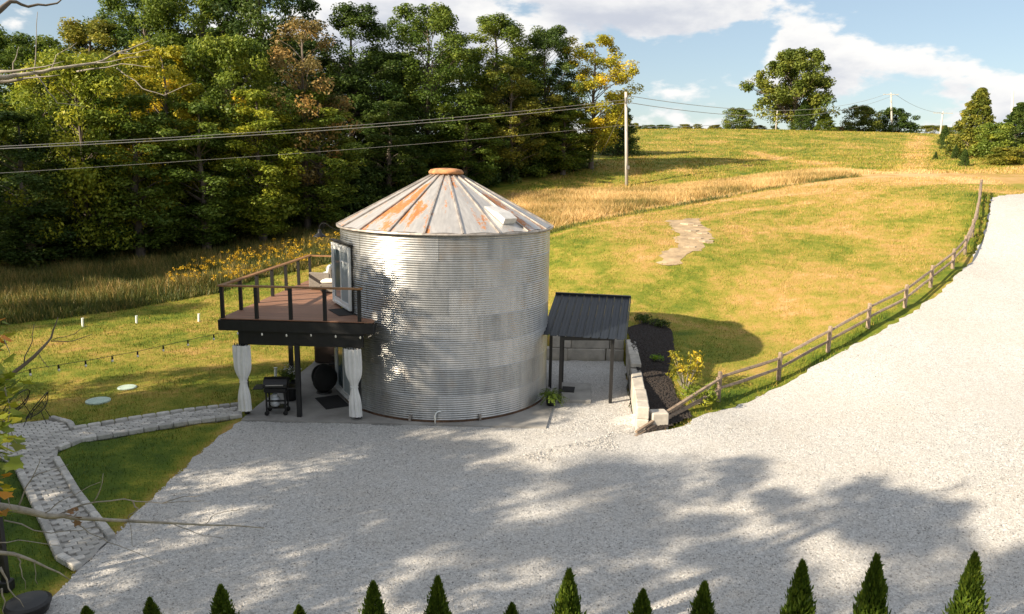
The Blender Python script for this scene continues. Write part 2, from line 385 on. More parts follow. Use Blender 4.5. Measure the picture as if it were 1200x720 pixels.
M_LID = mat('septic_lid_green', (.42, .52, .44), .7, var=.1, rnd=.05)
M_PIPE = mat('white_plastic_pipe', (.75, .77, .75), .5, var=.06)
M_STONE = mat('pale_field_stone', (.42, .335, .235), .9, var=.3, scale=4, bmp=.5, rnd=.2)
M_DIRT = mat('pale_dirt', (.36, .265, .16), .95, var=.4, scale=1.5, bmp=.6, rnd=0)
M_ASPH = mat('asphalt', (.10, .10, .105), .9, var=.2, scale=3, rnd=0)
M_BULB = mat('bulb_glass', (.75, .72, .62), .2, 0, .05)
M_BRICKWALL = mat('pale_siding', (.6, .58, .54), .7, var=.05)
def glass_material():
    m, t, b, o = newmat('door_glass'); setb(t, b, Base_Color=(.10, .14, .17), Roughness=.06); b.inputs['Specular IOR Level'].default_value = .9; return m
M_GLASS = glass_material()
M_BLIND = mat('grey_blind', (.33, .38, .41), .6, var=.06, rnd=.05)

# ------------------------------------------------------------------ regions on the ground (world XY)
DRIVE = [tuple(atz(*p)[:2]) for p in [(40, 719), (62, 700), (92, 668), (130, 632), (152, 608), (196, 566), (240, 526), (283, 494)]]
SLABF = [tuple(atz(*p)[:2]) for p in [(283, 494), (640, 503)]]
DRIVE += [SLABF[0], SLABF[1], (-1.0, 22.0), (0, 28.35), (4.40, 28.3), (3.62, 20.6), (3.75, 20.05), (4.6, 20.35)]
edge = TP([(800, 500), (845, 481), (900, 459), (960, 426), (1010, 401), (1060, 372), (1100, 345), (1128, 318), (1146, 293), (1156, 268), (1160, 246), (1162, 232)])
DRIVE += [tuple(p) for p in edge] + [tuple(T(1199, 227)[:2]), (46, 50), (52, 44), (30, 22), (20, 8), (12, 10.6), (-7.8, 10.6)]
DRIVE = np.array(DRIVE)
def rough_poly(poly, amp, step=.5, closed=True):
    out_ = []; n = len(poly)
    for i in range(n):
        a = np.array(poly[i]); b = np.array(poly[(i+1) % n]); L = np.hypot(*(b-a)); k = max(1, int(L/step)); nrm = np.array([-(b-a)[1], (b-a)[0]])/(L+1e-9)
        for j in range(k):
            o = 0 if j == 0 else amp*(random.random()*2-1)
            out_.append(a+(b-a)*j/k+nrm*o)
    return np.array(out_)
PATH = np.array([atz(*p)[:2] for p in [(92, 668), (70, 655), (58, 628), (38, 585), (20, 548), (-30, 520), (-30, 500), (20, 497), (60, 492), (82, 498), (86, 505), (150, 494), (215, 484), (283, 476), (284, 489), (220, 497), (150, 509), (95, 518), (68, 528), (66, 540), (90, 580), (131, 633)]])
SLAB = np.array([SLABF[0]] + [tuple(atz(*p)[:2]) for p in [(300, 479), (366, 428)]] + [(-7.6, 29.6), (-1, 29.6), (1.3, 26.5), (1.36, 22.75)] + [SLABF[1]])
MULCH = np.array([(3.90, 20.75), (4.62, 28.5), (4.75, 30.0)]+[tuple(T(*p)[:2]) for p in [(770, 374), (787, 388), (790, 408), (783, 432), (792, 465), (812, 489), (780, 503)]]+[(3.85, 20.1)])
GOLD = TP([(580, 246), (600, 228), (735, 222), (840, 213), (960, 200), (1018, 202), (1010, 207), (900, 221), (800, 239), (700, 258), (640, 272), (600, 278)])
MEADOW = np.array([atz(-120, 395)[:2], atz(0, 384)[:2], T(130, 366)[:2], T(255, 344)[:2], T(300, 328)[:2], T(420, 300)[:2], T(600, 278)[:2], T(580, 246)[:2], T(470, 255)[:2], T(400, 258)[:2], T(250, 278)[:2], T(100, 305)[:2], T(0, 318)[:2], T(-100, 335)[:2]])
PATCH = TP([(780, 259), (822, 256), (826, 266), (838, 280), (822, 292), (800, 303), (792, 311), (768, 308), (776, 298), (796, 286), (790, 268)])
DEADLINE = TP([(822, 257), (880, 246), (950, 238)])
TRACKS = [TP([(880, 179), (950, 191), (1040, 203), (1150, 214)]), TP([(1078, 160), (1075, 180), (1072, 205)])]
DITCH = TP([(640, 274), (700, 260), (800, 241), (900, 223), (1000, 208), (1030, 205)])
DITCH2 = TP([(560, 285), (640, 274), (700, 259), (800, 240), (900, 222), (1005, 207)])

def dryness(x, y):
    x = np.asarray(x); y = np.asarray(y)
    d = np.full(x.shape, .50)
    d = d + .12*np.clip((x-2)/8, 0, 1)*np.clip((34-np.abs(y-48))/20, 0, 1)
    yy = np.clip((y-62)/15, 0, 1); d = d*(1-yy)+(.50)*yy
    g = np.where(inside(GOLD, x, y), 1, np.clip(1-edge_dist(GOLD, x, y)/2.5, 0, 1)); d = d+.32*g
    for tr in TRACKS: d = d+.26*np.clip(1.3-edge_dist(tr, x, y, False)/1.6, 0, 1)
    far = inside([(0, 55), (70, 50), (60, 75), (20, 64)], x, y); d = d+.16*far
    dd = edge_dist(DITCH2, x, y, False); d = d-.40*np.clip(1-np.abs(dd-.3)/.9, 0, 1)
    d = d-.22*np.clip(1-np.hypot((x+13), (y-15.5))/6, 0, 1)                     # tree shade put into the grass colour of the triangle by the path
    d = d-.3*np.clip(1-edge_dist([p[:2] for p in FENCE], x, y, False)/1.1, 0, 1)  # unmown strip along the fence
    d = d+.3*np.clip(1-edge_dist(DEADLINE, x, y, False)/.8, 0, 1)
    d = np.where(inside(MEADOW, x, y), .36, d)
    d = d+.38*np.clip(1-edge_dist(DRIVE[:8], x, y, False)/.45, 0, 1)
    g2 = np.clip(edge_dist([(-7.2, 10), (-7.2, 20.6), (-40, 20.2), (-40, 10)], x, y)/.8, 0, 1)*inside([(-7.2, 10), (-7.2, 20.6), (-40, 20.2), (-40, 10)], x, y); d = d-.20*g2  # shade green painted into the lower-left lawn as well
    return d

# ground sheet
def steps(*segs):
    o = []
    for a, b, s in segs: o += list(np.arange(a, b, s))
    return np.array(o+[segs[-1][1]])
gx = steps((-1500, -300, 200), (-300, -80, 20), (-80, -30, 2.), (-30, 40, .5), (40, 120, 1.6), (120, 300, 20), (300, 1500, 200))
gy = steps((-800, -100, 100), (-100, -10, 10), (-10, 8, 1.5), (8, 64, .5), (64, 180, 1.5), (180, 400, 20), (400, 2000, 200))
GX, GY = np.meshgrid(gx, gy); GZ = zt(GX, GY)
low = inside(DRIVE, GX, GY) | inside(SLAB, GX, GY) | inside(MULCH, GX, GY) | inside(PATH, GX, GY)
near = (np.abs(GX) < 60) & (GY < 70) & (GY > 5)
GZ = GZ + np.where(near, .018*np.sin(GX*1.7+GY*.6)*np.sin(GY*1.3-.4*GX), 0)*np.where(low, 0, 1)
GZ = GZ - low*.09
GZ[inside([(-2.5, 17), (3.9, 19.9), (4.45, 20.4), (5.25, 28.4), (-3, 28.4)], GX, GY)] = -.09
nx, ny = len(gx), len(gy); idx = np.arange(nx*ny).reshape(ny, nx)
F = np.stack([idx[:-1, :-1], idx[:-1, 1:], idx[1:, 1:], idx[1:, :-1]], -1).reshape(-1, 4)
dr = dryness(GX.ravel(), GY.ravel())
me = np_mesh('ground', np.stack([GX.ravel(), GY.ravel(), GZ.ravel()], 1), F, M_LAWN, True, {'dry': dr, 'tint': np.zeros(nx*ny)})
tag(link('ground', me), 'mown yellow-green lawn and rising hill field around the grain bin', 'ground', kind='structure')

def sheet(name, poly, material, off, step, **k):
    bm = bmesh.new(); vsx = [bm.verts.new((float(p[0]), float(p[1]), 0)) for p in poly]; f = bm.faces.new(vsx)
    bmesh.ops.triangulate(bm, faces=[f])
    lo = np.min(poly, 0); hi = np.max(poly, 0)
    for ax in (0, 1):
        for c in np.arange(math.floor(lo[ax]/step)*step+step, hi[ax], step):
            no = (1, 0, 0) if ax == 0 else (0, 1, 0); co = (float(c), 0, 0) if ax == 0 else (0, float(c), 0)
            bmesh.ops.bisect_plane(bm, geom=bm.verts[:]+bm.edges[:]+bm.faces[:], plane_co=co, plane_no=no, dist=1e-5)
    P = np.array([v.co[:] for v in bm.verts]); z = zt(P[:, 0], P[:, 1])
    for v, zz in zip(bm.verts, z): v.co.z = float(zz)+off
    bmesh.ops.recalc_face_normals(bm, faces=bm.faces)
    if sum(fc.normal.z for fc in bm.faces) < 0: bmesh.ops.reverse_faces(bm, faces=bm.faces)
    me = bpy.data.meshes.new(name); bm.to_mesh(me); bm.free(); me.materials.append(material)
    for p in me.polygons: p.use_smooth = True
    return tag(link(name, me), **k)
DRIVE_R = rough_poly(DRIVE, .09, .3)
sheet('gravel_driveway', DRIVE_R, M_GRAVEL, .012, 1.0, label='pale crushed gravel driveway and parking court', cat='driveway', kind='structure')
sheet('mulch_bed', rough_poly(MULCH, .06, .35), M_MULCH, .025, .5, label='dark mulch bed beside the concrete block wall', cat='mulch bed', kind='structure')
sheet('stone_patch', rough_poly(PATCH, .28, .3), M_DIRT, .015, .5, label='bare pale stony patch in the sloping lawn', cat='bare ground', kind='structure')
mb = MB().prism([tuple(p) for p in SLAB], -.06, .06)
tag(mb.build('patio_slab', M_SLAB), 'poured concrete slab under the grain bin and deck', 'slab', kind='structure')
roadp = TP([(1185, 181), (1199, 176)])
road = np.array([roadp[0], roadp[0]+np.array([30, -14]), roadp[1]+np.array([32, -4]), roadp[1]+np.array([0, 6])])
sheet('road', road, M_ASPH, .05, 3., label='grey asphalt road at the right edge of the hill', cat='road', kind='structure')

# gravel stones (uncountable)
def scatter_in(poly, n, lo=None, hi=None):
    poly = np.asarray(poly); lo = poly.min(0) if lo is None else np.array(lo); hi = poly.max(0) if hi is None else np.array(hi)
    p = rng.random((n, 2))*(hi-lo)+lo; return p[inside(poly, p[:, 0], p[:, 1])]
def stones(P, z, s):
    n = len(P); a = rng.random(n)*6.28; k = rng.random((n, 4))*.5+.7
    V = np.zeros((n, 5, 3))
    for i in range(4):
        th = a+i*math.pi/2; V[:, i, 0] = P[:, 0]+np.cos(th)*s*k[:, i]*.55; V[:, i, 1] = P[:, 1]+np.sin(th)*s*k[:, i]*.55; V[:, i, 2] = z-.004
    V[:, 4, 0] = P[:, 0]+(rng.random(n)-.5)*s*.5; V[:, 4, 1] = P[:, 1]+(rng.random(n)-.5)*s*.5; V[:, 4, 2] = z+s*.42
    b = np.arange(n)*5; F = np.stack([np.stack([b+i, b+(i+1) % 4, b+4], 1) for i in range(4)], 1).reshape(-1, 3)
    return V.reshape(-1, 3), F
P = np.concatenate([scatter_in(DRIVE, 120000, (-9, 11), (14, 22)), scatter_in(DRIVE, 26000, (0, 20), (6, 29)), scatter_in(DRIVE, 26000, (4, 19), (26, 36))])
P = P[rng.random(len(P)) < np.clip(1.25-(P[:, 1]-11)/22, .25, 1)]
z = zt(P[:, 0], P[:, 1])+.012; s = .022+.030*rng.random(len(P))**2
V, F = stones(P, z, s)
tint = np.repeat(rng.normal(-.04, .24, len(P)).clip(-.6, .3), 5)
tag(link('loose_gravel', np_mesh('loose_gravel', V, F, M_GRAVEL, False, {'tint': tint})), 'loose crushed stones scattered over the driveway', 'gravel', kind='stuff')
P = scatter_in(MULCH, 9000); z = zt(P[:, 0], P[:, 1])+.03; V, F = stones(P, z, .05+.05*rng.random(len(P)))
M_CHIP = mat('mulch_chip', (.032, .024, .02), .95, var=.6, scale=30, rnd=0)
tag(link('mulch_chips', np_mesh('mulch_chips', V, F, M_CHIP)), 'dark bark chips covering the bed behind the block wall', 'mulch', kind='stuff')

# ------------------------------------------------------------------ grass
def blades(P, z, h, w, lean=.5):
    n = len(P); a = rng.random(n)*6.28; b = rng.random(n)*6.28; l = h*lean*rng.random(n)
    V = np.zeros((n, 3, 3)); dx = np.cos(a)*w/2; dy = np.sin(a)*w/2
    V[:, 0] = np.stack([P[:, 0]-dx, P[:, 1]-dy, z-.01], 1); V[:, 1] = np.stack([P[:, 0]+dx, P[:, 1]+dy, z-.01], 1)
    V[:, 2] = np.stack([P[:, 0]+np.cos(b)*l, P[:, 1]+np.sin(b)*l, z+h], 1)
    return V.reshape(-1, 3), np.arange(n*3).reshape(-1, 3)
def no_grass(p, m=.03):
    bad = inside(DRIVE_R, p[:, 0], p[:, 1]) | inside(SLAB, p[:, 0], p[:, 1]) | inside(PATH, p[:, 0], p[:, 1]) | inside(MULCH, p[:, 0], p[:, 1]) | inside(PATCH, p[:, 0], p[:, 1])
    return p[~bad]
LAWN_L = [(-9, 10), (-20, 12), (-34, 30), (-30, 44), (-5, 48), (-4, 29), (-7, 29), (-7.8, 20), (-6.5, 14), (-7, 11)]
LAWN_R = [(4, 20), (7, 21.5), (32, 46), (36, 58), (12, 62), (-1, 52), (-3, 40), (1, 30), (4.6, 28.5)]
pl = []
for poly, n, lo, hi in [(LAWN_L, 260000, None, None), (LAWN_R, 330000, None, None)]:
    p = scatter_in(poly, n); p = no_grass(p); d = np.hypot(p[:, 0], p[:, 1]); pl.append(p[rng.random(len(p)) < np.clip(26/d, .25, 1)**1.3])
P = np.concatenate(pl); d = np.hypot(P[:, 0], P[:, 1])
h = (.035+.045*rng.random(len(P)))*np.clip(d/30, 1, 1.6); w = .016*np.clip(d/24, .8, 2.2)
fd = edge_dist([p[:2] for p in FENCE], P[:, 0], P[:, 1], False); h = h*(1+1.6*np.clip(1-fd/.7, 0, 1))
V, F = blades(P, zt(P[:, 0], P[:, 1]), h, w)
tn = np.repeat(rng.normal(0, .32, len(P)), 3)
tag(link('lawn_grass', np_mesh('lawn_grass', V, F, M_LAWN, False, {'dry': np.repeat(dryness(P[:, 0], P[:, 1]), 3), 'tint': tn})), 'short mown grass of the lawn on both sides of the bin', 'grass', kind='stuff')
# longer grass of the upper field
FIELD = [(-2, 66), (12, 66), (34, 63), (52, 60), (66, 84), (95, 150), (92, 165), (20, 156), (14, 100), (8, 82)]
P = scatter_in(FIELD, 330000); P = P[~inside(GOLD, P[:, 0], P[:, 1])]; d = np.hypot(P[:, 0], P[:, 1]); P = P[rng.random(len(P)) < np.clip(70/d, .2, 1)**1.5]
cl = np.sin(P[:, 0]*.8+P[:, 1]*.33)*np.sin(P[:, 1]*.5-P[:, 0]*.21)
V, F = blades(P, zt(P[:, 0], P[:, 1]), (.09+.13*rng.random(len(P)))*(1+.4*cl), .07, 1.0)
tag(link('field_grass', np_mesh('field_grass', V, F, M_LAWN, False, {'dry': np.repeat(dryness(P[:, 0], P[:, 1]), 3), 'tint': np.repeat(rng.normal(0, .3, len(P)), 3)})), 'longer yellow-green grass of the upper hill field', 'grass', kind='stuff')
# golden tall grass on the terrace
P = scatter_in(GOLD, 190000); ed = edge_dist(GOLD, P[:, 0], P[:, 1])/2.2+.35*np.sin(P[:, 0]*1.1)*np.sin(P[:, 1]*.9+P[:, 0]*.4)
P = P[rng.random(len(P)) < np.clip(ed, .06, 1)]; tall = rng.random(len(P))*np.clip(edge_dist(GOLD, P[:, 0], P[:, 1])/2+.3, 0, 1)
h = .16+.42*tall; V, F = blades(P, zt(P[:, 0], P[:, 1]), h, .05, 1.1)
tc_ = np.clip(.62+.22*np.sin(P[:, 0]*.9+P[:, 1]*.5)*np.sin(P[:, 1]*.7)+.2*np.sin(P[:, 0]*.31+2)*np.sin(P[:, 1]*.45+P[:, 0]*.2)+rng.normal(0, .2, len(P)), .05, 1)
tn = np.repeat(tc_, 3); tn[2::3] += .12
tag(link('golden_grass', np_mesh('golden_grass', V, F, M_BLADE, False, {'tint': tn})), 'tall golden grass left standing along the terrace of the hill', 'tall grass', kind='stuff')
# weedy meadow on the left
P = scatter_in(MEADOW, 190000); d = edge_dist([tuple(p) for p in MEADOW[:7]], P[:, 0], P[:, 1], False)
cl = np.sin(P[:, 0]*1.3+.7)*np.sin(P[:, 1]*1.1)+.6*np.sin(P[:, 0]*.5-P[:, 1]*.8)
h = (.3+.5*rng.random(len(P)))*(1+.45*cl*.6)*np.clip(.5+d/3, .5, 1); V, F = blades(P, zt(P[:, 0], P[:, 1]), h, .06, .7)
right = np.clip((P[:, 0]+12)/9, 0, 1)
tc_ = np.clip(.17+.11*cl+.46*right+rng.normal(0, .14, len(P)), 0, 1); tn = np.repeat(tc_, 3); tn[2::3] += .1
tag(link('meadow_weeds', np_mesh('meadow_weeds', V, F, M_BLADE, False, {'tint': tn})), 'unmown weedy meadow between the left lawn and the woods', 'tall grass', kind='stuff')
# green edge of the terrace ditch
Q = []
for a, b in zip(DITCH2[:-1], DITCH2[1:]):
    n = int(np.hypot(*(b-a))*150); t = rng.random(n); p = a+(b-a)*t[:, None]; Q.append(p+rng.normal(0, .28, (n, 2)))
P = np.concatenate(Q); P = P[rng.random(len(P)) < .45+.55*np.sin(P[:, 0]*.8)*np.sin(P[:, 0]*.27+1)]; h = .10+.22*rng.random(len(P)); V, F = blades(P, zt(P[:, 0], P[:, 1]), h, .05, .8)
tag(link('ditch_grass', np_mesh('ditch_grass', V, F, M_BLADE, False, {'tint': np.repeat(np.clip(rng.normal(.16, .12, len(P)), 0, 1), 3)})), 'dark green grass along the terrace edge below the golden band', 'grass', kind='stuff')

# ------------------------------------------------------------------ the grain bin
BZ = .06
gb = empty('grain_bin', (BIN[0], BIN[1], BZ), label='round galvanised steel grain bin with rusty cone roof', cat='grain bin')
NR, NS, NC = 7, 8, 12
ringh = (EAVE-BZ)/NR
def sheet_mesh():
    na = 14; span = 2*math.pi/NS+.02; nv = NC*5; V = []; F = []
    for i in range(na+1):
        th = span*i/na
        for j in range(nv+1):
            zz = (ringh+.004)*j/nv; r = BR+.0115*math.cos(2*math.pi*NC*j/nv)-.004+.007*(i/na)-.003*(j/nv)
            V.append((r*math.cos(th), r*math.sin(th), zz))
    for i in range(na):
        for j in range(nv): a = i*(nv+1)+j; F.append((a, a+nv+1, a+nv+2, a+1))
    return np_mesh('wall_sheet', np.array(V), np.array(F), M_GALV, True)
sm = sheet_mesh()
for k in range(NR):
    for j in range(NS):
        link('wall_sheet', sm, gb, (0, 0, k*ringh), (0, 0, 2*math.pi*(j+(k % 2)*.5+.13*math.sin(k*2.1))/NS))
# roof: 20 sheets with raised ribs, sloping to the cap
RO = BR+.09; RI = .42; ZE = EAVE-.02-BZ; ZT = 7.16-BZ; NP = 20
def roofpt(r, th, dz=0): return (r*math.cos(th), r*math.sin(th), ZE+(ZT-ZE)*(RO-r)/(RO-RI)+dz)
V = []; F = []; h = math.pi/NP; nr, na = 6, 4
for i in range(nr+1):
    r = RO+(RI-RO)*i/nr
    for j in range(na+1):
        th = -h+2*h*j/na; V.append(roofpt(r*math.cos(h)/math.cos(th), th, .012*math.sin(math.pi*j/na)))
for i in range(nr):
    for j in range(na): a = i*(na+1)+j; F.append((a, a+1, a+na+2, a+na+1))
rm = np_mesh('roof_sheet', np.array(V), np.array(F), M_ROOF, True)
rb = MB(); p0 = Vector(roofpt(RO+.02, 0, .02)); p1 = Vector(roofpt(RI, 0, .02)); rb.bar(p0, p1, .045, .055); rbm = rb.mesh('roof_rib', M_RIB)
roof = empty('roof', (0, 0, 0)); roof.parent = gb
for k in range(NP):
    link('roof_sheet', rm, roof, rot=(0, 0, 2*math.pi*k/NP+R(4)))
    link('roof_rib', rbm, roof, rot=(0, 0, 2*math.pi*(k+.5)/NP+R(4)))
def bl(mb, name, m, parent, smooth=False): return mb.build(name, m, parent, smooth, world=False)
bl(MB().lathe([(RO+.01, ZE-.055), (RO+.03, ZE-.03), (RO+.02, ZE+.01), (BR-.1, ZE+.03)], n=60), 'eave_band', M_RIB, roof)
bl(MB().lathe([(.46, ZT-.06), (.46, ZT+.015), (.55, ZT+.02), (.56, ZT+.08), (.50, ZT+.15), (.30, ZT+.19), (.05, ZT+.2)], n=20), 'roof_cap', M_RUST, roof, True)
hth = R(-90+42); e1 = Vector((math.cos(hth), math.sin(hth), 0)); sl = (Vector(roofpt(2.0, hth))-Vector(roofpt(3.0, hth))).normalized(); e2 = sl.cross(e1).normalized()
e2 = Vector((-math.sin(hth), math.cos(hth), 0)); nrm_ = e2.cross(sl); nrm_ = nrm_ if nrm_.z > 0 else -nrm_
hm = MB(); a = Vector(roofpt(3.05, hth)); b2 = Vector(roofpt(2.2, hth))
pr = [a+nrm_*.02, a+nrm_*.20, a+sl*.35+nrm_*.2, b2+nrm_*.05, b2+nrm_*.02]
V = [p+e2*s for s in (-.24, .24) for p in pr]; n = len(pr)
hm.add(V, [tuple(range(n)), tuple(range(2*n-1, n-1, -1))]+[(i, (i+1) % n, n+(i+1) % n, n+i) for i in range(n)])
bl(hm, 'roof_hatch', mat('pale_hatch', (.62, .60, .57), .5, .4, .15), roof)
bl(MB().lathe([(BR+.035, -.03), (BR+.035, .05), (BR-.05, .06), (BR-.05, -.03)], n=60), 'base_ring', mat('dark_rusted_ring', (.09, .05, .03), .85, .2, .6, 4, .3), gb)
for th in (-103, -68):                                    # small anchor brackets at the foot of the wall
    q = R(th); bl(MB().box(((BR+.05)*math.cos(q), (BR+.05)*math.sin(q), .10), (.10, .06, .2), q), 'anchor_bracket', M_RIB, gb)
# sliding doors
def sliding_door(name, a, b, z0, z1_):
    a = np.array(a); b = np.array(b); u = (b-a)/np.hypot(*(b-a)); n = np.array([u[1], -u[0]])
    if n@(a-BIN) < 0: n = -n
    w = np.hypot(*(b-a)); rzz = math.atan2(u[1], u[0]); mid = (a+b)/2
    d = empty(name, (mid[0]-BIN[0], mid[1]-BIN[1], z0-BZ)); d.parent = gb; d.rotation_euler = (0, 0, rzz)
    s = -1 if np.array([-math.sin(rzz), math.cos(rzz)])@n < 0 else 1                 # local +y points outwards when s=1
    H = z1_-z0
    def L(mb, nm, m): return mb.build(nm, m, d, world=False)
    L(MB().box((0, -s*.22, H/2), (w+.10, .44, H+.10)), 'door_surround', M_BLACK)
    fr = MB()
    for x in (-w/2+.035, w/2-.035): fr.cbox((x, s*.03, H/2), (.07, .09, H), ch=.006)
    for z in (.04, H-.04): fr.cbox((0, s*.03, z), (w-.141, .088, .08), ch=.006)
    L(fr, 'door_frame', M_WHITE)
    for k, (x0, x1, yy) in enumerate(((-w/2+.075, .03, .032), (-.03, w/2-.075, .012))):
        leaf = MB(); cx = (x0+x1)/2; ww = x1-x0
        for x in (x0+.04, x1-.04): leaf.box((x, s*(yy+.012), H/2), (.08, .03, H-.17))
        for z in (.14, H-.14): leaf.box((cx, s*(yy+.012), z), (ww-.161, .029, .11))
        lf = L(leaf, 'door_leaf', M_WHITE)
        MB().box((cx, s*(yy+.004), H/2), (ww-.15, .008, H-.36)).build('glass_pane', M_GLASS if k else M_BLIND, d, world=False)
        if k == 0: MB().box((cx, s*(yy+.014), H*.74), (ww-.15, .012, .05)).build('meeting_rail', M_WHITE, d, world=False)
    L(MB().box((0, s*.02, H+.075), (w+.16, .16, .05)), 'drip_cap', M_BLACK)
    return d
sliding_door('sliding_door', (-4.83, 22.13), (-5.73, 23.75), 3.08, 5.0)
sliding_door('sliding_door', (-4.87, 22.2), (-5.72, 23.76), .14, 2.12)
# gooseneck wall lamp
lt = empty('wall_lamp', (-5.62-BIN[0], 24.25-BIN[1], 5.32-BZ)); lt.parent = gb
MB().lathe([(.06, -.02), (.06, .02)], (0.1, 0, 0), 10, Matrix.Rotation(R(90), 4, 'Y')).build('wall_plate', M_BLACKMETAL, lt, world=False)
MB().tube([(.2, 0, 0), (-.15, 0, .02), (-.32, 0, .12), (-.45, 0, .22), (-.58, 0, .22), (-.66, 0, .12), (-.66, 0, 0)], .014, 6).build('gooseneck_arm', M_BLACKMETAL, lt, world=False)
MB().lathe([(.05, .02), (.06, -.08), (.11, -.13), (.22, -.20), (.225, -.215), (.2, -.2), (.05, -.12)], (-.66, 0, 0), 16).build('lamp_shade', M_BLACKMETAL, lt, True, world=False)
# little bent pipe at the foot of the wall
x, y = atz(510, 497, .05)[:2]
tag(MB().tube([(x, y, .0), (x, y, .30), (x+.02, y+.03, .37), (x+.08, y+.08, .40), (x+.16, y+.12, .39)], .02, 8).build('vent_pipe', M_PIPE, smooth=True), 'small bent white pipe rising from gravel in front of the bin', 'pipe')

# ------------------------------------------------------------------ deck
FL = np.array([-8.48, 21.20]); FR = np.array([-3.98, 20.96]); BL = np.array([-7.85, 28.5]); DZ = 3.0
dk = empty('deck', (FL[0], FL[1], .06), label='raised deck with black posts, brown boards and wooden handrail', cat='deck')
v = (BL-FL); u = (FR-FL); nb = 52
for k in range(nb):
    t0, t1 = k/nb, (k+.94)/nb; row = []
    for t in (t0, t1):
        a = FL+v*t; yy = a[1]; xr = -3.98
        for _ in range(3):
            yb = yy+(xr-a[0])*u[1]/u[0]
            q = (BR+.06)**2-(yb-BIN[1])**2
            if q > 0: xr = min(-3.98, BIN[0]-math.sqrt(q))
        row.append((a, np.array([xr, yb])))
    poly = [row[0][0], row[0][1], row[1][1], row[1][0]]
    MB().prism([tuple(p) for p in poly], DZ-.03, DZ).build('deck_board', M_DECK, dk)
un = u/np.hypot(*u); vn = v/np.hypot(*v)
def P3(p, z): return (p[0], p[1], z)
fa = MB(); fa.bar(P3(FL-vn*.03-un*.02, 2.80), P3(FR-vn*.03+un*.03, 2.80), .05, .30); fa.build('fascia', M_BLACK, dk)
MB().bar(P3(FL-un*.03, 2.795), P3(BL-un*.03, 2.795), .05, .30).build('fascia', M_BLACK, dk)
MB().bar(P3(BL+vn*.03, 2.79), P3(BL+vn*.03+un*3.4, 2.79), .05, .30).build('fascia', M_BLACK, dk)
MB().bar(P3(FR-vn*.0+un*.0, 2.79), P3(np.array([-3.98, 21.25]), 2.79), .05, .29).build('fascia', M_BLACK, dk)
MB().bar(P3(FL+un*.50+vn*.10, 2.43), P3(FR-un*.32+vn*.10, 2.43), .10, .42).build('beam', M_BLACK, dk)
MB().bar(P3(FL+un*.55+vn*.2, 2.46), P3(FL+un*.55+vn*7.1, 2.46), .1, .36).build('beam', M_BLACK, dk)
MB().bar(P3(FL+un*.4+vn*6.6, 2.46), P3(FL+un*2.6+vn*6.6, 2.46), .1, .36).build('beam', M_BLACK, dk)
for k in range(11):
    a = FL+vn*(.35+.66*k); xr = -3.98; q = (BR+.1)**2-(a[1]-BIN[1])**2
    if q > 0: xr = min(xr, BIN[0]-math.sqrt(q))
    MB().bar(P3(a, 2.83), P3(np.array([xr, a[1]]), 2.83), .045, .2).build('joist', M_BLACK, dk)
for p in [(-7.87, 21.36), (-6.25, 21.16), (-4.47, 21.14), (-7.42, 24.4), (-7.25, 28.0)]:
    MB().box((p[0], p[1], (.06+2.26)/2), (.13, .13, 2.20)).build('support_post', M_BLACK, dk)
def railpost(p): MB().box((p[0], p[1], 3.0+.46), (.095, .095, .93)).build('rail_post', M_BLACK, dk)
fp = [FL+un*(.08+t*(4.02)) + vn*.06 for t in np.linspace(0, 1, 5)]
lp = [FL+un*.08+vn*(.06+t*7.2) for t in np.linspace(0, 1, 7)[1:]]
bp = [lp[-1]+un*1.15, lp[-1]+un*2.3]
for p in fp+lp+bp: railpost(p)
MB().bar(P3(fp[0]-un*.09, 3.95), P3(fp[-1]+un*.09, 3.95), .15, .045).build('handrail', M_RAIL, dk)
MB().bar(P3(fp[0]+vn*.08, 3.952), P3(lp[-1]+vn*.09, 3.952), .15, .045).build('handrail', M_RAIL, dk)
MB().bar(P3(lp[-1]+un*.08, 3.95), P3(bp[-1]+un*.2, 3.95), .15, .045).build('handrail', M_RAIL, dk)
# sofa on the deck
so = empty('outdoor_sofa', (-6.72, 26.95, DZ), R(-100), label='grey wicker outdoor sofa with pale blue cushions on the deck', cat='sofa')
def L(mb, nm, m, root, smooth=False): return mb.build(nm, m, root, smooth, world=False)
L(MB().cbox((0, .03, .20), (1.5, .78, .30), ch=.02), 'seat_base', M_WICK, so)
L(MB().cbox((0, .40, .42), (1.5, .12, .74), ch=.03), 'backrest', M_WICK, so)
for x in (-.72, .72): L(MB().cbox((x, 0, .34), (.12, .80, .58), ch=.03), 'armrest', M_WICK, so)
for x in (-.33, .33):
    L(MB().cbox((x, -.03, .42), (.64, .68, .14), ch=.05), 'seat_cushion', M_CUSH, so)
    L(MB().cbox((x, .28, .68), (.62, .16, .44), ch=.06, M=Matrix.Rotation(R(-12), 4, 'X')), 'back_cushion', M_CUSH, so)
for x in (-.68, .68):
    for y in (-.32, .36): L(MB().box((x, y, .03), (.06, .06, .06)), 'foot', M_BLACK, so)
ot = empty('ottoman', (-6.35, 25.95, DZ), R(-8), label='low wicker ottoman with cream cushion before the deck sofa', cat='ottoman')
L(MB().cbox((0, 0, .17), (.62, .62, .3), ch=.03), 'base', M_WICK, ot); L(MB().cbox((0, 0, .385), (.62, .62, .13), ch=.05), 'cushion', M_CREAM, ot, True)
def matobj(p, rz, sx, sy, z, lab):
    tag(MB().cbox((p[0], p[1], z+.009), (sx, sy, .018), rz, .005).build('doormat', M_MAT), lab, 'doormat', 'doormats at the bin')
matobj((-5.15, 22.35), R(-60), 1.1, .6, DZ, 'black doormat on the deck boards before the upper sliding door')
matobj((-5.62, 22.55), R(-60), 1.25, .75, .06, 'large black doormat on the concrete patio by the lower sliding door')
matobj((1.93, 24.1), R(-8), .42, .62, .12, 'small grey doormat on the concrete step under the side canopy')
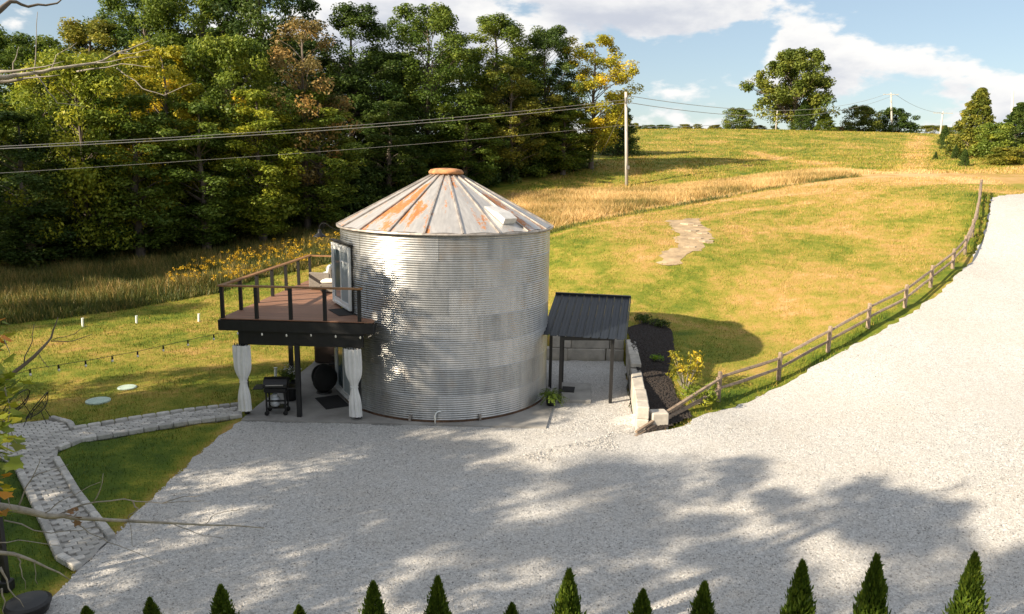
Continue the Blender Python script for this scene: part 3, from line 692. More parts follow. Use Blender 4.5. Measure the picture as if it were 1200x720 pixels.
# curtains
def curtain(p, zt_, zb, rz, lab, lean):
    n, m = 56, 30; V = []; F = []
    for i in range(m+1):
        t = i/m; z = zt_+(zb-zt_)*t; pin = math.exp(-((t-.56)/.13)**2)
        w = (.225 if t < .56 else .165)-(.125 if t < .56 else .065)*pin+.03*max(0, t-.56); dpt = .11-.04*pin
        cx = lean*t
        for k in range(n):
            a = 2*math.pi*k/n; f = 1+.16*(1-.5*pin)*math.sin(a*9+1.3*math.sin(t*3))+.05*math.sin(a*4+t*5)
            lx, ly = w*f*math.cos(a), dpt*f*math.sin(a)
            V.append((lx*math.cos(rz)-ly*math.sin(rz)+cx, lx*math.sin(rz)+ly*math.cos(rz), z))
    for i in range(m):
        for k in range(n): k2 = (k+1) % n; F.append((i*n+k, i*n+n+k, i*n+n+k2, i*n+k2))
    r = empty('curtain', (p[0], p[1], zb), label=lab, cat='curtain', group='tied curtains under the deck')
    L(MB().add([(a, b, c-zb) for a, b, c in V], F), 'drape', M_CURT, r, True)
    zt2 = zt_+(zb-zt_)*.56-zb; L(MB().lathe([(.115, -.02), (.125, 0), (.115, .02)], (lean*.56, 0, zt2), 24, Matrix.Diagonal((1, .66, 1, 1)) @ Matrix.Rotation(rz, 4, 'Z')), 'tie_band', M_CURT, r)
    for k in range(6): L(MB().tube([(-.19+.076*k, .0, zt_-zb-.03), (-.19+.076*k, .0, zt_-zb+.06)], .014, 6), 'curtain_ring', M_BLACKMETAL, r)
curtain((-7.90, 21.22), 2.20, .20, 0, 'white curtain tied back at the outer corner of the deck', .02)
curtain((-4.60, 20.98), 2.20, .16, R(-8), 'white curtain tied back beside the bin wall', .06)

# grill, tank, planter, chair, hot tub
gr = empty('gas_grill', (-6.98, 21.42, .06), R(6), label='black gas grill on wheels under the deck', cat='grill')
for x in (-.27, .27):
    for y in (-.2, .2): L(MB().box((x, y, .40), (.045, .045, .68)), 'leg', M_BLACKMETAL, gr)
L(MB().cbox((0, 0, .78), (.66, .50, .16), ch=.03), 'firebox', M_BLACKMETAL, gr)
lidp = [(-.26, .0)]+[(.26*math.cos(R(180-a))*-1*-1, .27*math.sin(R(a))) for a in range(20, 161, 20)]+[(.26, .0)]
lm = MB(); n = len(lidp); V = [(sx*.34, p[0], .865+p[1]) for sx in (-1, 1) for p in lidp]
lm.add(V, [tuple(range(n)), tuple(range(2*n-1, n-1, -1))]+[(i, (i+1) % n, n+(i+1) % n, n+i) for i in range(n)]); L(lm, 'lid', M_BLACKMETAL, gr)
L(MB().bar((-.25, -.31, .96), (.25, -.31, .96), .025, .025), 'lid_handle', M_WIRE, gr)
for x in (-.50, .50): L(MB().cbox((x, 0, .83), (.30, .46, .035), ch=.01), 'side_shelf', M_BLACKMETAL, gr)
L(MB().box((0, 0, .22), (.50, .38, .025)), 'lower_shelf', M_BLACKMETAL, gr); L(MB().box((0, -.19, .45), (.5, .02, .05)), 'cross_bar', M_BLACKMETAL, gr)
for x in (-.27, .27):
    for y in (-.2, .2): L(MB().lathe([(.035, -.03), (.07, -.025), (.07, .025), (.035, .03)], (x, y, .075), 14, Matrix.Rotation(R(90), 4, 'X')), 'wheel', M_BLACKMETAL, gr)
tk = empty('propane_tank', (-7.02, 21.36, .305), label='pale steel propane tank on the shelf of the black grill', cat='gas tank')
L(MB().lathe([(.09, 0), (.11, .02), (.14, .06), (.145, .12), (.145, .22), (.12, .28), (.05, .31)], n=18), 'tank_body', M_TANK, tk, True); L(MB().lathe([(.07, .29), (.075, .38), (.065, .38), (.06, .29)], n=14), 'valve_collar', M_TANK, tk)

def leafcloud(C_, rad, per, size, squash=.75, aspect=.55, up=.6, upbias=None):
    C_ = np.asarray(C_, float); rad = np.asarray(rad, float); n = len(C_); per = np.broadcast_to(per, (n,)).astype(int)
    ci = np.repeat(np.arange(n), per); N_ = len(ci); d = rng.normal(size=(N_, 3)); d /= np.linalg.norm(d, axis=1)[:, None]
    rr = rad[ci]*rng.random(N_)**.45; pos = C_[ci]+d*rr[:, None]*np.array([1, 1, squash])
    nm = d*.55+np.array([0, 0, up])+rng.normal(size=(N_, 3))*.55; nm /= np.linalg.norm(nm, axis=1)[:, None]
    tg = np.cross(nm, rng.normal(size=(N_, 3))); tg /= np.linalg.norm(tg, axis=1)[:, None]+1e-9; bt = np.cross(nm, tg)
    s = size*(.65+.7*rng.random(N_)); V = np.zeros((N_, 4, 3))
    V[:, 0] = pos-tg*s[:, None]*.5; V[:, 2] = pos+tg*s[:, None]*.5
    V[:, 1] = pos+bt*(s*aspect*.5)[:, None]+nm*(s*.14)[:, None]; V[:, 3] = pos-bt*(s*aspect*.5)[:, None]+nm*(s*.14)[:, None]
    ct = rng.normal(.45, .2, n)[ci]+rng.normal(0, .14, N_)
    return V.reshape(-1, 3), np.arange(N_*4).reshape(-1, 4), np.repeat(np.clip(ct, 0, 1), 4)

pt = empty('planter', (-6.98, 22.7, .06), label='dark planter with white flowers standing behind the grill', cat='planter')
L(MB().lathe([(.16, 0), (.20, .1), (.23, .55), (.25, .62), (.22, .62), (.2, .56)], n=16), 'pot', M_BLACKMETAL, pt)
Vf, Ff, Tf = leafcloud(np.array([(x, y, .78+.1*k) for k in range(2) for x, y in ((-.15, 0), (.15, .05), (0, -.15), (0, .15))]), [.2]*8, 60, .09)
o = link('foliage', np_mesh('foliage', Vf, Ff, M_LEAF, False, {'tint': Tf}), pt); o.color = (.10, .14, .04, 1)
Vf, Ff, Tf = leafcloud(np.array([(.1, -.1, 1.0), (-.1, .05, 1.02), (.15, .12, .98)]), [.2]*3, 26, .07)
o = link('flowers', np_mesh('flowers', Vf, Ff, M_CURT, False, {'tint': Tf}), pt)
# pod chair
pc = empty('pod_chair', (-6.12, 23.55, .06), R(200), label='dark rounded pod lounge chair by the lower sliding door', cat='chair')
V = []; F = []; nu, nv = 20, 12
for rad_, off in ((1.0, 0), (.86, 0)):
    for i in range(nv+1):
        ph = math.pi*i/nv
        for k in range(nu):
            th = math.pi*(.18+1.64*k/(nu-1)) 
            V.append((.44*rad_*math.sin(ph)*math.cos(th), .46*rad_*math.sin(ph)*math.sin(th), .50-.46*rad_*math.cos(ph)*(1 if ph > 0 else 1)))
m1 = (nv+1)*nu
for l in (0, 1):
    for i in range(nv):
        for k in range(nu-1): a = l*m1+i*nu+k; F.append((a, a+1, a+nu+1, a+nu))
for i in range(nv):
    for k in (0, nu-1): a = i*nu+k; F.append((a, a+nu, a+nu+m1, a+m1))
L(MB().add(V, F), 'shell', M_MAT, pc, True); L(MB().lathe([(.05, 0), (.3, .04), (.34, .12), (.28, .18)], (.02, 0, .2), 16), 'seat_cushion', M_WICK, pc, True); L(MB().lathe([(.26, 0), (.24, .05)], n=16), 'base', M_BLACK, pc)
ht = empty('hot_tub', (-6.35, 28.0, .06), R(-4), label='dark brown covered hot tub at the back of the patio', cat='hot tub')
for k in range(4):
    a = k*math.pi/2; L(MB().cbox((.94*math.cos(a), .94*math.sin(a), .40), (.06, 1.82, .76), a, .02), 'side_panel', M_TUB, ht)
L(MB().box((0, 0, .38), (1.80, 1.80, .72)), 'shell', M_BLACK, ht); L(MB().cbox((0, 0, .86), (1.98, 1.98, .12), ch=.04), 'cover', M_TUB, ht)
ss = empty('spa_steps', (-6.25, 26.55, .06), R(-4), label='dark two-tread step unit in front of the hot tub', cat='steps')
for k, (y, z) in enumerate(((-.15, .2), (.17, .4))): L(MB().cbox((0, y, z), (.75, .32, .05), ch=.01), 'tread', M_BLACK, ss); L(MB().box((0, y, z/2-.013), (.70, .28, z-.026)), 'riser_box', M_TUB, ss)
hr = empty('spa_handrail', (-5.75, 25.75, .06), label='slim metal handrail beside the hot tub steps', cat='handrail'); L(MB().tube([(-.45, .1, 0), (-.45, .1, .35), (.2, .0, .62), (.2, 0, 0)], .017, 6), 'rail', M_WIRE, hr)

# string lights from deck to the pole on the left
pole = atz(8, 692); pz = 3.75
sp = empty('light_pole', (pole[0], pole[1], 0), label='black string-light pole at the lower left by the path', cat='pole')
L(MB().box((0, 0, pz/2+.05), (.10, .10, pz+.1)), 'shaft', M_BLACK, sp); L(MB().cbox((0, 0, .1), (.2, .2, .2), ch=.02), 'foot_box', M_BLACK, sp); L(MB().tube([(0, 0, pz), (.08, .1, pz+.02)], .012, 6), 'hook', M_BLACKMETAL, sp)
sl_ = empty('string_lights', (FL[0], FL[1], 2.7), label='string of small bulbs hanging from deck to the left pole', cat='string lights')
A = np.array([FL[0]-.05, FL[1]-.02, 2.72]); Bp = np.array([pole[0]+.05, pole[1]+.05, pz])
def sag(A, B, s, n): return [A+(B-A)*t-np.array([0, 0, s*4*t*(1-t)]) for t in np.linspace(0, 1, n)]
ctr = np.array(A)
E1 = aty(35, 437, 17.5); E0 = np.array(Bp)
pts = [aty(256, 391, 21.15)]+[aty(x, y-2, Y) for x, y, Y in ((220, 401, 20.6), (161, 414, 19.7), (100, 425, 18.7), (35, 435, 17.6))]+[E0]
crv = MB().tube(pts, .007, 5); crv.build('cable', M_BLACKMETAL, sl_)
seg = [(np.array(pts[i]), np.array(pts[i+1])) for i in range(len(pts)-1)]
for x, fi in ((250, .16), (220, 1.), (191, 1.5), (161, 2.), (131, 2.5), (100, 3.), (67, 3.5), (35, 4.0)):
    i = min(int(fi), len(seg)-1); f = fi-i; p = seg[i][0]+(seg[i][1]-seg[i][0])*f
    so_ = MB().tube([p, p-np.array([0, 0, .09])], [.02, .024], 7).build('socket', M_BLACKMETAL, sl_)
    MB().lathe([(.012, 0), (.03, -.03), (.03, -.06), (.008, -.08)], p-np.array([0, 0, .09]), 8).build('bulb', M_BULB, sl_, True)
for k in range(6):
    p = FL+un*(.55+.72*k)-vn*.07; zz = 2.60-.012*(k % 3)
    MB().lathe([(.012, 0.02), (.026, -.02), (.022, -.05), (.005, -.06)], (p[0], p[1], zz), 8).build('bulb', M_BULB, sl_, True)

# ------------------------------------------------------------------ side canopy
cn = empty('side_canopy', (3.21, 23.06, 0), label='charcoal ribbed metal canopy on black posts beside the bin', cat='canopy')
O = np.array([3.52, 22.60]); cu = np.array([-.982, .188]); cv = np.array([.188, .982]); LEN = 3.2; Z0, Z1 = 2.22, 3.02
def cpt(a, b, dz=0): p = O+cu*a+cv*b; return np.array([p[0], p[1], Z0+(Z1-Z0)*b/LEN+dz])
pw = .262
for k in range(10):
    m_ = MB(); a0 = k*pw; prof = [(0, 0), (.0, .028), (.03, .028), (.045, 0), (.14, .0), (.147, .007), (.155, 0), (pw-.004, 0)]
    b0 = 0 if k < 9 else .04
    V = [cpt(a0+x, b, z+dz) for b in (b0, LEN) for dz in (0, -.012) for x, z in prof]; n = len(prof)
    Fc = [(i, i+1, 2*n+i+1, 2*n+i) for i in range(n-1)]+[(n+i, 3*n+i, 3*n+i+1, n+i+1) for i in range(n-1)]+[(i, n+i, n+i+1, i+1) for i in range(n-1)]
    m_.add(V, Fc); m_.build('roof_panel', M_CHAR, cn)
MB().bar(cpt(-.03, LEN-.02, .012), cpt(2.62, LEN-.02, .012), .14, .07).build('ridge_flashing', M_CHAR, cn)
MB().bar(cpt(-.025, -.01, -.05), cpt(-.025, LEN, -.05), .03, .13).build('rake_trim', M_CHAR, cn)
for b in (.4, 1.5, 2.7): MB().bar(cpt(.02, b, -.06), cpt(2.5, b, -.06), .09, .09).build('purlin', M_BLACK, cn)
for x, y in ((1.58, 22.99), (3.21, 23.06), (1.78, 25.16), (1.34, 24.63)):
    b = (np.array([x, y])-O)@cv; zt_ = Z0+(Z1-Z0)*b/LEN-.03
    MB().box((x, y, zt_/2), (.10, .10, zt_)).build('post', M_BLACK, cn)
MB().bar((1.58, 22.99, 2.14), (3.21, 23.06, 2.14), .05, .11).build('header_beam', M_BLACK, cn)
# concrete step
st = [tuple(atz(*p)[:2]) for p in [(656, 473), (692, 473.5), (692, 453), (658, 452)]]
tag(MB().prism(st, 0, .12).build('concrete_step', M_CONC), 'pale concrete step block under the side canopy', 'step')
# block retaining walls
def block_wall(name, pts, rows, lab, thick, cap=None, lens=1.2):
    a = np.array(pts[0]); b = np.array(pts[1]); Lw = np.hypot(*(b-a)); d = (b-a)/Lw; ang = math.atan2(d[1], d[0]); r = empty(name, (a[0], a[1], 0), label=lab, cat='wall')
    for ri, (z0, z1_, off, l0, l1) in enumerate(rows):
        s = l0
        k = 0
        while s < l1-.05:
            ln = min(lens*(.5 if (k == 0 and ri % 2) else 1), l1-s); c = a+d*(s+ln/2)+np.array([-d[1], d[0]])*off
            MB().cbox((c[0]+random.uniform(-.012, .012), c[1], (z0+z1_)/2+random.uniform(-.006, .006)), (ln-.015, thick, z1_-z0-.008), ang+random.uniform(-.006, .006), .025).build('block', M_BLOCK, r); s += ln; k += 1
    return r
block_wall('retaining_wall', ((3.80, 20.45), (4.64, 28.25)), [(-.05, .38, 0, 0, 7.8), (.38, .76, 0, .03, 7.8), (.76, .92, 0, 4.2, 7.8)], 'pale concrete block wall along the mulch bed, right of canopy', .36)
block_wall('retaining_wall', ((.7, 28.62), (4.42, 28.55)), [(-.05, .46, 0, 0, 3.7), (.46, .96, .06, .9, 3.7)], 'concrete block wall across the back of the side court', .38, lens=1.5)
tag(MB().cbox((4.30, 20.72, .28), (.5, .42, .56), R(8), .03).build('concrete_block', M_BLOCK), 'single concrete block at the front end of the wall', 'block')

# ------------------------------------------------------------------ split-rail fence
fn = empty('split_rail_fence', (FENCE[0][0], FENCE[0][1], z1(*FENCE[0][:2])), label='weathered two-rail split-rail fence climbing beside the driveway', cat='fence')
endp = atz(744, 512, .08); nodes = []
for i, p in enumerate(FENCE):
    zz = z1(p[0], p[1]); hgt = .98 if i < 6 else .94
    lx, ly = random.uniform(-.02, .02), random.uniform(-.02, .02)
    mbp = MB(); s_ = .065
    for sx in (0,):
        V = []
        for zz_, sc in ((-.1, 1), (hgt-.03, .95), (hgt, .7)):
            for cx_, cy_ in ((-1, -.8), (-.2, -1.05), (1, -.75), (.9, .5), (.2, 1), (-.95, .7)): V.append((p[0]+cx_*s_*sc+lx*zz_, p[1]+cy_*s_*sc+ly*zz_, zz+zz_))
        mbp.add(V, [tuple(reversed(range(6))), tuple(range(12, 18))]+[(l*6+i_, l*6+(i_+1) % 6, l*6+6+(i_+1) % 6, l*6+6+i_) for l in (0, 1) for i_ in range(6)])
    mbp.build('post', M_FENCE, fn); nodes.append((p, zz))
def rail(a, b, th=.055):
    a = np.array(a, float); b = np.array(b, float); ps = [a+(b-a)*t+np.array([0, 0, random.uniform(-.018, .018)]) for t in (0, .33, .66, 1)]
    MB().tube(ps, [th*.75, th, th*1.05, th*.8], 5).build('rail', M_FENCE, fn)
for i in range(len(nodes)-1):
    (p, za), (q, zb) = nodes[i], nodes[i+1]; d = (q-p)[:2]/np.hypot(*(q-p)[:2])*.12
    for hh in (.42, .80): rail((p[0]-d[0], p[1]-d[1], za+hh+random.uniform(-.03, .03)), (q[0]+d[0], q[1]+d[1], zb+hh+random.uniform(-.03, .03)))
p, za = nodes[0]
rail((p[0]+.1, p[1]+.06, za+.80), (endp[0]+.05, endp[1]+.12, .17), .06); rail((p[0]+.1, p[1]+.06, za+.44), (endp[0], endp[1], .07), .06)

# ------------------------------------------------------------------ paved path
pth = tag(link('paved_path', None), 'grey paver path curving from patio to the driveway', 'path', kind='structure') if False else None
bm_ = MB().prism([tuple(p) for p in PATH], -.06, .012)
pth = bm_.build('paved_path', M_CONC); tag(pth, 'grey paver path curving from the deck to the driveway', 'path', kind='structure')
pl_ = Vector(pth.location)
pav = []
for poly, ang, in ((PATH, 0),):
    X0, Y0 = poly.min(0); X1, Y1 = poly.max(0)
    main = (atz(131, 633)[:2]-atz(66, 540)[:2]); ang = math.atan2(main[1], main[0])
    ca, sa = math.cos(ang), math.sin(ang); pw_, ph_ = .235, .155
    cs = []
    for i in range(-120, 120):
        for j in range(-150, 150):
            lx = (i+(.5 if j % 2 else 0))*pw_; ly = j*ph_; cs.append((-11+-ly*ca-lx*sa, 18-ly*sa+lx*ca))
    cs = np.array(cs); ok = inside(poly, cs[:, 0], cs[:, 1]) & (edge_dist(poly, cs[:, 0], cs[:, 1]) > .13); cs = cs[ok]
    ds = np.hypot(cs[:, 0], cs[:, 1]); cs = cs[np.argsort(ds)]
pmesh = []
for k in range(5):
    m_ = MB().cbox((0, 0, .012), (pw_-.014+random.uniform(-.012, .004), ph_-.012+random.uniform(-.01, .003), .05), 0, .012); pmesh.append(m_.mesh('paver', M_PAVER))
vis = [c for c in cs if c[0]/c[1] > -.72]; hid = [c for c in cs if c[0]/c[1] <= -.72]
for c in vis[:255]:
    link('paver', random.choice(pmesh), pth, (c[0]-pl_.x, c[1]-pl_.y, .022-pl_.z+random.uniform(-.006, .006)), (random.uniform(-.02, .02), random.uniform(-.02, .02), ang+math.pi/2+random.uniform(-.06, .06)))
rest = MB()
for c in vis[255:]+hid: rest.cbox((c[0], c[1], .034+random.uniform(-.006, .006)), (pw_-.017, ph_-.015, .05), ang+math.pi/2+random.uniform(-.04, .04), .012)
o = rest.build('pavers', M_PAVER, pth); o['kind'] = 'stuff'
for edge_px in ([(66, 540), (90, 580), (131, 633)], [(92, 668), (70, 655), (58, 628), (38, 585), (20, 548)], [(68, 528), (95, 518), (150, 509), (220, 497), (284, 489)], [(60, 492), (82, 498), (86, 505), (150, 494), (215, 484), (283, 476)]):
    P_ = [atz(*p)[:2] for p in edge_px]
    for a, b in zip(P_[:-1], P_[1:]):
        Lw = np.hypot(*(b-a)); n = max(1, int(Lw/.32)); aa = math.atan2((b-a)[1], (b-a)[0])
        for k in range(n):
            c = a+(b-a)*(k+.5)/n
            MB().cbox((c[0], c[1], .05), (Lw/n-.02, .16, .14), aa, .02).build('kerb_stone', M_PAVER, pth)

# hoop chairs on the patio
def hoop_chair(p, rz, lab):
    c = empty('hoop_chair', (p[0], p[1], .06), rz, label=lab, cat='chair', group='hoop chairs on the paved patio')
    tilt = Matrix.Rotation(R(52), 4, 'X'); cen = Vector((0, 0, .50))
    ring = [cen+tilt @ Vector((.42*math.cos(t), .46*math.sin(t), 0)) for t in np.linspace(0, 2*math.pi, 33)]
    L(MB().tube(ring, .014, 6, False), 'hoop', M_BLACKMETAL, c)
    net = MB()
    for k in range(16):
        t = math.pi*k/8; pr = [cen+tilt @ Vector((.42*s*math.cos(t), .46*s*math.sin(t), -.20*(1-s*s))) for s in (1, .7, .4, .12)]; net.tube(pr, .005, 4)
    for s in (.75, .5, .25): net.tube([cen+tilt @ Vector((.42*s*math.cos(t), .46*s*math.sin(t), -.20*(1-s*s))) for t in np.linspace(0, 2*math.pi, 21)], .005, 4, False)
    L(net, 'netting', M_BLACKMETAL, c)
    for x, y in ((-.26, -.3), (.26, -.3), (-.22, .26), (.22, .26)): L(MB().tube([(x, y, 0), (x*.7, y*.5, .34)], .011, 5), 'leg', M_BLACKMETAL, c)
q = atz(46, 497); hoop_chair(q, R(-75), 'black wire hoop chair on the patio, nearer the paved path')
q = atz(22, 493); hoop_chair(q, R(-95), 'black wire hoop chair on the patio, at the left edge')
# lids and pipes on the lawn
def disc(px, r, lab): p = T(*px); tag(MB().lathe([(r, -.02), (r, .035), (r*.9, .05), (.02, .055)], p, 24).build('septic_lid', M_LID), lab, 'lid', 'septic lids in the lawn')
disc((115, 470.5), .36, 'pale green round lid in the lawn, nearer the paved path'); disc((149, 455), .30, 'pale green round lid in the lawn, farther from the path')
for (px, py, hh, lab) in ((97, 383, .36, 'short white pipe in the lawn, leftmost of three'), (160, 379, .32, 'short white pipe in the lawn, middle of three'), (233, 377, .34, 'short white pipe in the lawn, nearest the deck'), (323, 449, .52, 'taller white pipe standing beyond the grill')):
    p = T(px, py); tag(MB().tube([p-np.array([0, 0, .03]), p+np.array([.02, 0, hh]), p+np.array([.021, 0, hh+.03])], [.05, .05, .06], 10).build('lawn_pipe', M_PIPE), lab, 'pipe', 'white pipes standing in the lawn')
# bin at lower left
p = atz(32, 719, 0); p = aty(32, 704, 11.3)
tb = empty('trash_can', (p[0], p[1], 0), label='black round trash can at the lower left corner', cat='trash can')
L(MB().lathe([(.24, 0), (.30, .05), (.33, p[2]-.10), (.33, p[2]-.06)], n=24), 'can_body', M_BLACKMETAL, tb, True); L(MB().lathe([(.35, p[2]-.07), (.355, p[2]-.03), (.30, p[2]), (.1, p[2]+.015)], n=24), 'lid', M_BLACKMETAL, tb); 
# stones in the bare patch
for k, (px, py) in enumerate([(806, 263), (818, 265), (810, 271), (823, 274), (815, 280), (827, 283), (808, 290)]):
    p = T(px, py); m_ = MB(); fs = random.uniform(.4, .95); pts_ = [(p[0]+fs*(.26+.26*random.random())*math.cos(t)*(1.3), p[1]+fs*(.2+.2*random.random())*math.sin(t)) for t in np.linspace(0, 2*math.pi, 8)[:-1]]
    tag(m_.prism(pts_, p[2]-.05, p[2]+.06).build('flat_stone', M_STONE), 'flat pale stone lying in the bare stony patch', 'stone', 'flat stones in the bare patch')

# ------------------------------------------------------------------ trees
def tree_variant(H, W, base, ncl, per, leaf, trunk=.018, droop=0.0, shape='oval', seed=0, crad=(.9, 1.6)):
    rnd = random.Random(seed); wood = MB(); top = H*.93
    wob = [(rnd.uniform(-1, 1)*.012*H*t, rnd.uniform(-1, 1)*.012*H*t) for t in np.linspace(0, 1, 8)]
    tp = [Vector((wob[i][0], wob[i][1], top*i/7)) for i in range(8)]
    wood.tube([tp[0]-Vector((0, 0, .3))]+tp, [H*trunk*1.35]+[H*trunk*(1-.86*i/7) for i in range(8)], 8)
    def axis(z):
        f = min(max(z/top*7, 0), 6.999); i = int(f); return tp[i].lerp(tp[i+1], f-i)
    C_ = []; rad = []; zc0 = H*base
    k = 0
    while len(C_) < ncl:
        k += 1; t = rnd.random()**(1.7 if shape == 'cone' else 1); z = zc0+(H-zc0)*t
        if shape == 'oval': pr = math.sin(math.pi*min(max(.10+.84*t, 0), 1))**.62
        elif shape == 'broad': pr = math.sin(math.pi*min(.22+.72*t, 1))**.5
        elif shape == 'cone': pr = (1-t)**.62*1.0+.05
        else: pr = math.sin(math.pi*(.18+.75*t))**.7
        a = rnd.random()*2*math.pi; lob = 1+.22*math.sin(3*a+seed)+.14*math.sin(5*a+z*.6)
        rr = W/2*pr*lob*(.30+.70*rnd.random()**.55)-.3
        if rr < 0: rr = rnd.random()*.4
        if shape == 'cone':
            t = (len(C_)/ncl)**1.45; t = 1-t; t = 1-(1-t)**.8; z = zc0+(H-zc0)*t; a = len(C_)*2.39996+rnd.uniform(-.4, .4)
            rr = W/2*((1-t)**.8)*(1+.18*math.sin(3*a+seed))*(.45+.5*rnd.random()**.5)
        ax = axis(min(z, top)); c = Vector((ax.x+rr*math.cos(a), ax.y+rr*math.sin(a), z-droop*rr))
        r_ = rnd.uniform(*crad)*(1-.35*t if shape != 'cone' else 1-.62*t)
        if c.z+r_*.6 > H: c.z = H-r_*.6
        C_.append(c[:]); rad.append(r_)
        if k % 2 == 0 or shape == 'sparse':
            za = max(H*base*.75, z-rr*(.55+.5*rnd.random())); A_ = axis(min(za, top*.97)); mid = A_.lerp(c, .5)+Vector((0, 0, .12*rr))
            r0 = max(H*trunk*.42*(1-za/H), .025); wood.tube([A_, mid, c], [r0, r0*.6, .015], 5, False)
    V, F, t_ = leafcloud(C_, rad, per, leaf)
    return wood.mesh('trunk', M_BARK, True), np_mesh('crown', V, F, M_LEAF, False, {'tint': t_})
VAR = {
 'oak': tree_variant(20, 12, .20, 160, 230, .265, seed=1, shape='oval', crad=(1.0, 1.9)),
 'tall': tree_variant(22, 9, .24, 130, 210, .26, seed=2, shape='oval'),
 'airy': tree_variant(17, 9, .22, 75, 120, .32, seed=3, shape='oval', crad=(.7, 1.4)),
 'gold': tree_variant(17, 9.5, .16, 110, 190, .26, seed=13, shape='oval', crad=(.8, 1.5)),
 'round': tree_variant(15, 11, .12, 140, 210, .265, seed=4, shape='broad', crad=(1.0, 1.7)),
 'slim': tree_variant(18, 6.5, .12, 100, 190, .25, seed=5, shape='oval', crad=(.8, 1.3)),
 'sparse': tree_variant(17, 8, .25, 75, 85, .25, seed=6, shape='sparse', crad=(.8, 1.3)),
 'cedar': tree_variant(9, 5.6, .02, 210, 110, .24, trunk=.02, seed=7, shape='cone', crad=(.55, 1.05)),
 'lone': tree_variant(15, 15, .16, 190, 130, .50, seed=14, shape='broad', crad=(1.1, 2.0), trunk=.028),
 'bush': tree_variant(4, 4.6, .03, 60, 150, .22, trunk=.012, seed=8, shape='broad', crad=(.5, .95)),
 'thicket': tree_variant(5, 6.5, .02, 70, 130, .28, trunk=.01, seed=9, shape='broad', crad=(.7, 1.2)),
}
VDIM = {'oak': (20, 12), 'tall': (22, 9), 'airy': (17, 9), 'gold': (17, 9.5), 'round': (15, 11), 'slim': (18, 6.5), 'sparse': (17, 8), 'cedar': (9, 5.6), 'lone': (15, 15), 'bush': (4, 4.6), 'thicket': (5, 6.5)}
GREEN = (.080, .120, .026); DARK = (.050, .082, .024); YG = (.18, .21, .032); YEL = (.32, .285, .035); BRN = (.175, .13, .07); MID = (.115, .155, .030); OLIVE = (.15, .155, .034)
def tree(name, var, x, y, H, W, col, label=None, cat='tree', group=None, rz=None):
    H0, W0 = VDIM[var]; rz = random.uniform(0, 6.28) if rz is None else rz
    o = empty(name, (x, y, z1(x, y)-.05), rz, label=label, cat=cat, group=group); o.scale = (W/W0, W/W0, H/H0)
    a = link('trunk', VAR[var][0], o); b = link('crown', VAR[var][1], o); b.color = (*col, 1); return o
def ptree(name, var, px, top, Y, W, col, label, group, base=None, cat='tree'):
    p = aty(px, top, Y); x = p[0]; return tree(name, var, x, Y, max(p[2]-z1(x, Y), 1.0), W, col, label, cat, group)
G1 = 'woods behind the meadow'
for (var, px, top, Y, W, col, lab) in [
 ('oak', 25, 42, 58, 11, GREEN, 'green broadleaf tree at the far left end of the woods'),
 ('tall', 100, 22, 62, 10, OLIVE, 'tall olive-green tree, second from the left in the woods'),
 ('oak', 165, -2, 66, 12, GREEN, 'tall green tree behind the yellow-green one at left'),
 ('oak', 232, -30, 66, 12, MID, 'tall mid-green tree left of the tallest dark one'),
 ('oak', 300, -45, 68, 13, DARK, 'tallest dark green tree in the woods, cut by the top edge'),
 ('tall', 410, 6, 68, 9, DARK, 'dark green tree just right of the brownish one'),
 ('oak', 500, 8, 72, 11.5, GREEN, 'tall green tree rising above the bin roof'),
 ('tall', 445, 62, 70, 8, DARK, 'dark tree in the dip between the brownish and the tall green trees'),
 ('tall', 582, 20, 77, 10, MID, 'mid-green tall tree right of the bin apex'),
 ('oak', 640, 32, 79, 9, DARK, 'dark green tree beside the yellow one at the woods end'),
 ('round', 268, 45, 56, 9, MID, 'lighter green rounded tree in front of the tall dark one'),
 ('sparse', 352, 22, 58, 8, BRN, 'brownish thin-leaved tree turning for autumn'),
 ('slim', 300, 105, 54, 6.5, YG, 'slim yellow-green tree at the front of the woods'),
 ('round', 85, 62, 50, 9, YG, 'yellow-green rounded tree at the left front of the woods'),
 ('gold', 190, 52, 54, 9, YEL, 'yellow autumn tree among green ones at left'),
 ('slim', 372, 105, 58, 7, MID, 'green slim tree below the brownish crown'),
 ('slim', 150, 110, 50, 7, GREEN, 'small green tree in the left front row of the woods'),
 ('slim', 232, 120, 52, 6.5, GREEN, 'small green tree between the yellow and the slim yellow-green one'),
 ('slim', 20, 130, 47, 7, DARK, 'small dark tree at the left edge of the photo'),
 ('slim', 455, 118, 65, 7, DARK, 'small dark tree left of the bin apex'),
 ('gold', 600, 78, 73, 8.5, OLIVE, 'olive-yellow tree in front of the tall mid-green one'),
 ('slim', 545, 110, 69, 7, GREEN, 'small green tree right above the bin roof'),
 ('gold', 698, 42, 79, 9.5, YEL, 'bright yellow tree at the right end of the woods'),
 ('slim', 662, 120, 76, 6, MID, 'small green tree at the foot of the bright yellow one'),
 ('cedar', 727, 112, 96, 5.5, DARK, 'dark cedar behind the pale utility pole'),
]: ptree('broadleaf_tree' if var != 'cedar' else 'cedar_tree', var, px, top, Y, W, col, lab, G1)
# second rank deeper in the woods, seen through the gaps
for k, (px, top, Y, W) in enumerate([(-40, 20, 62, 12), (60, 70, 74, 11), (140, 60, 78, 11), (200, 40, 80, 12), (265, 30, 82, 12), (340, 40, 82, 12), (420, 70, 84, 11), (470, 60, 86, 11), (540, 60, 88, 11), (610, 65, 90, 11)]):
    ptree('broadleaf_tree', random.choice(['oak', 'tall']), px, top, Y, W, random.choice([DARK, GREEN]), 'shaded green tree in the rear rank of the woods', 'rear rank of the woods')
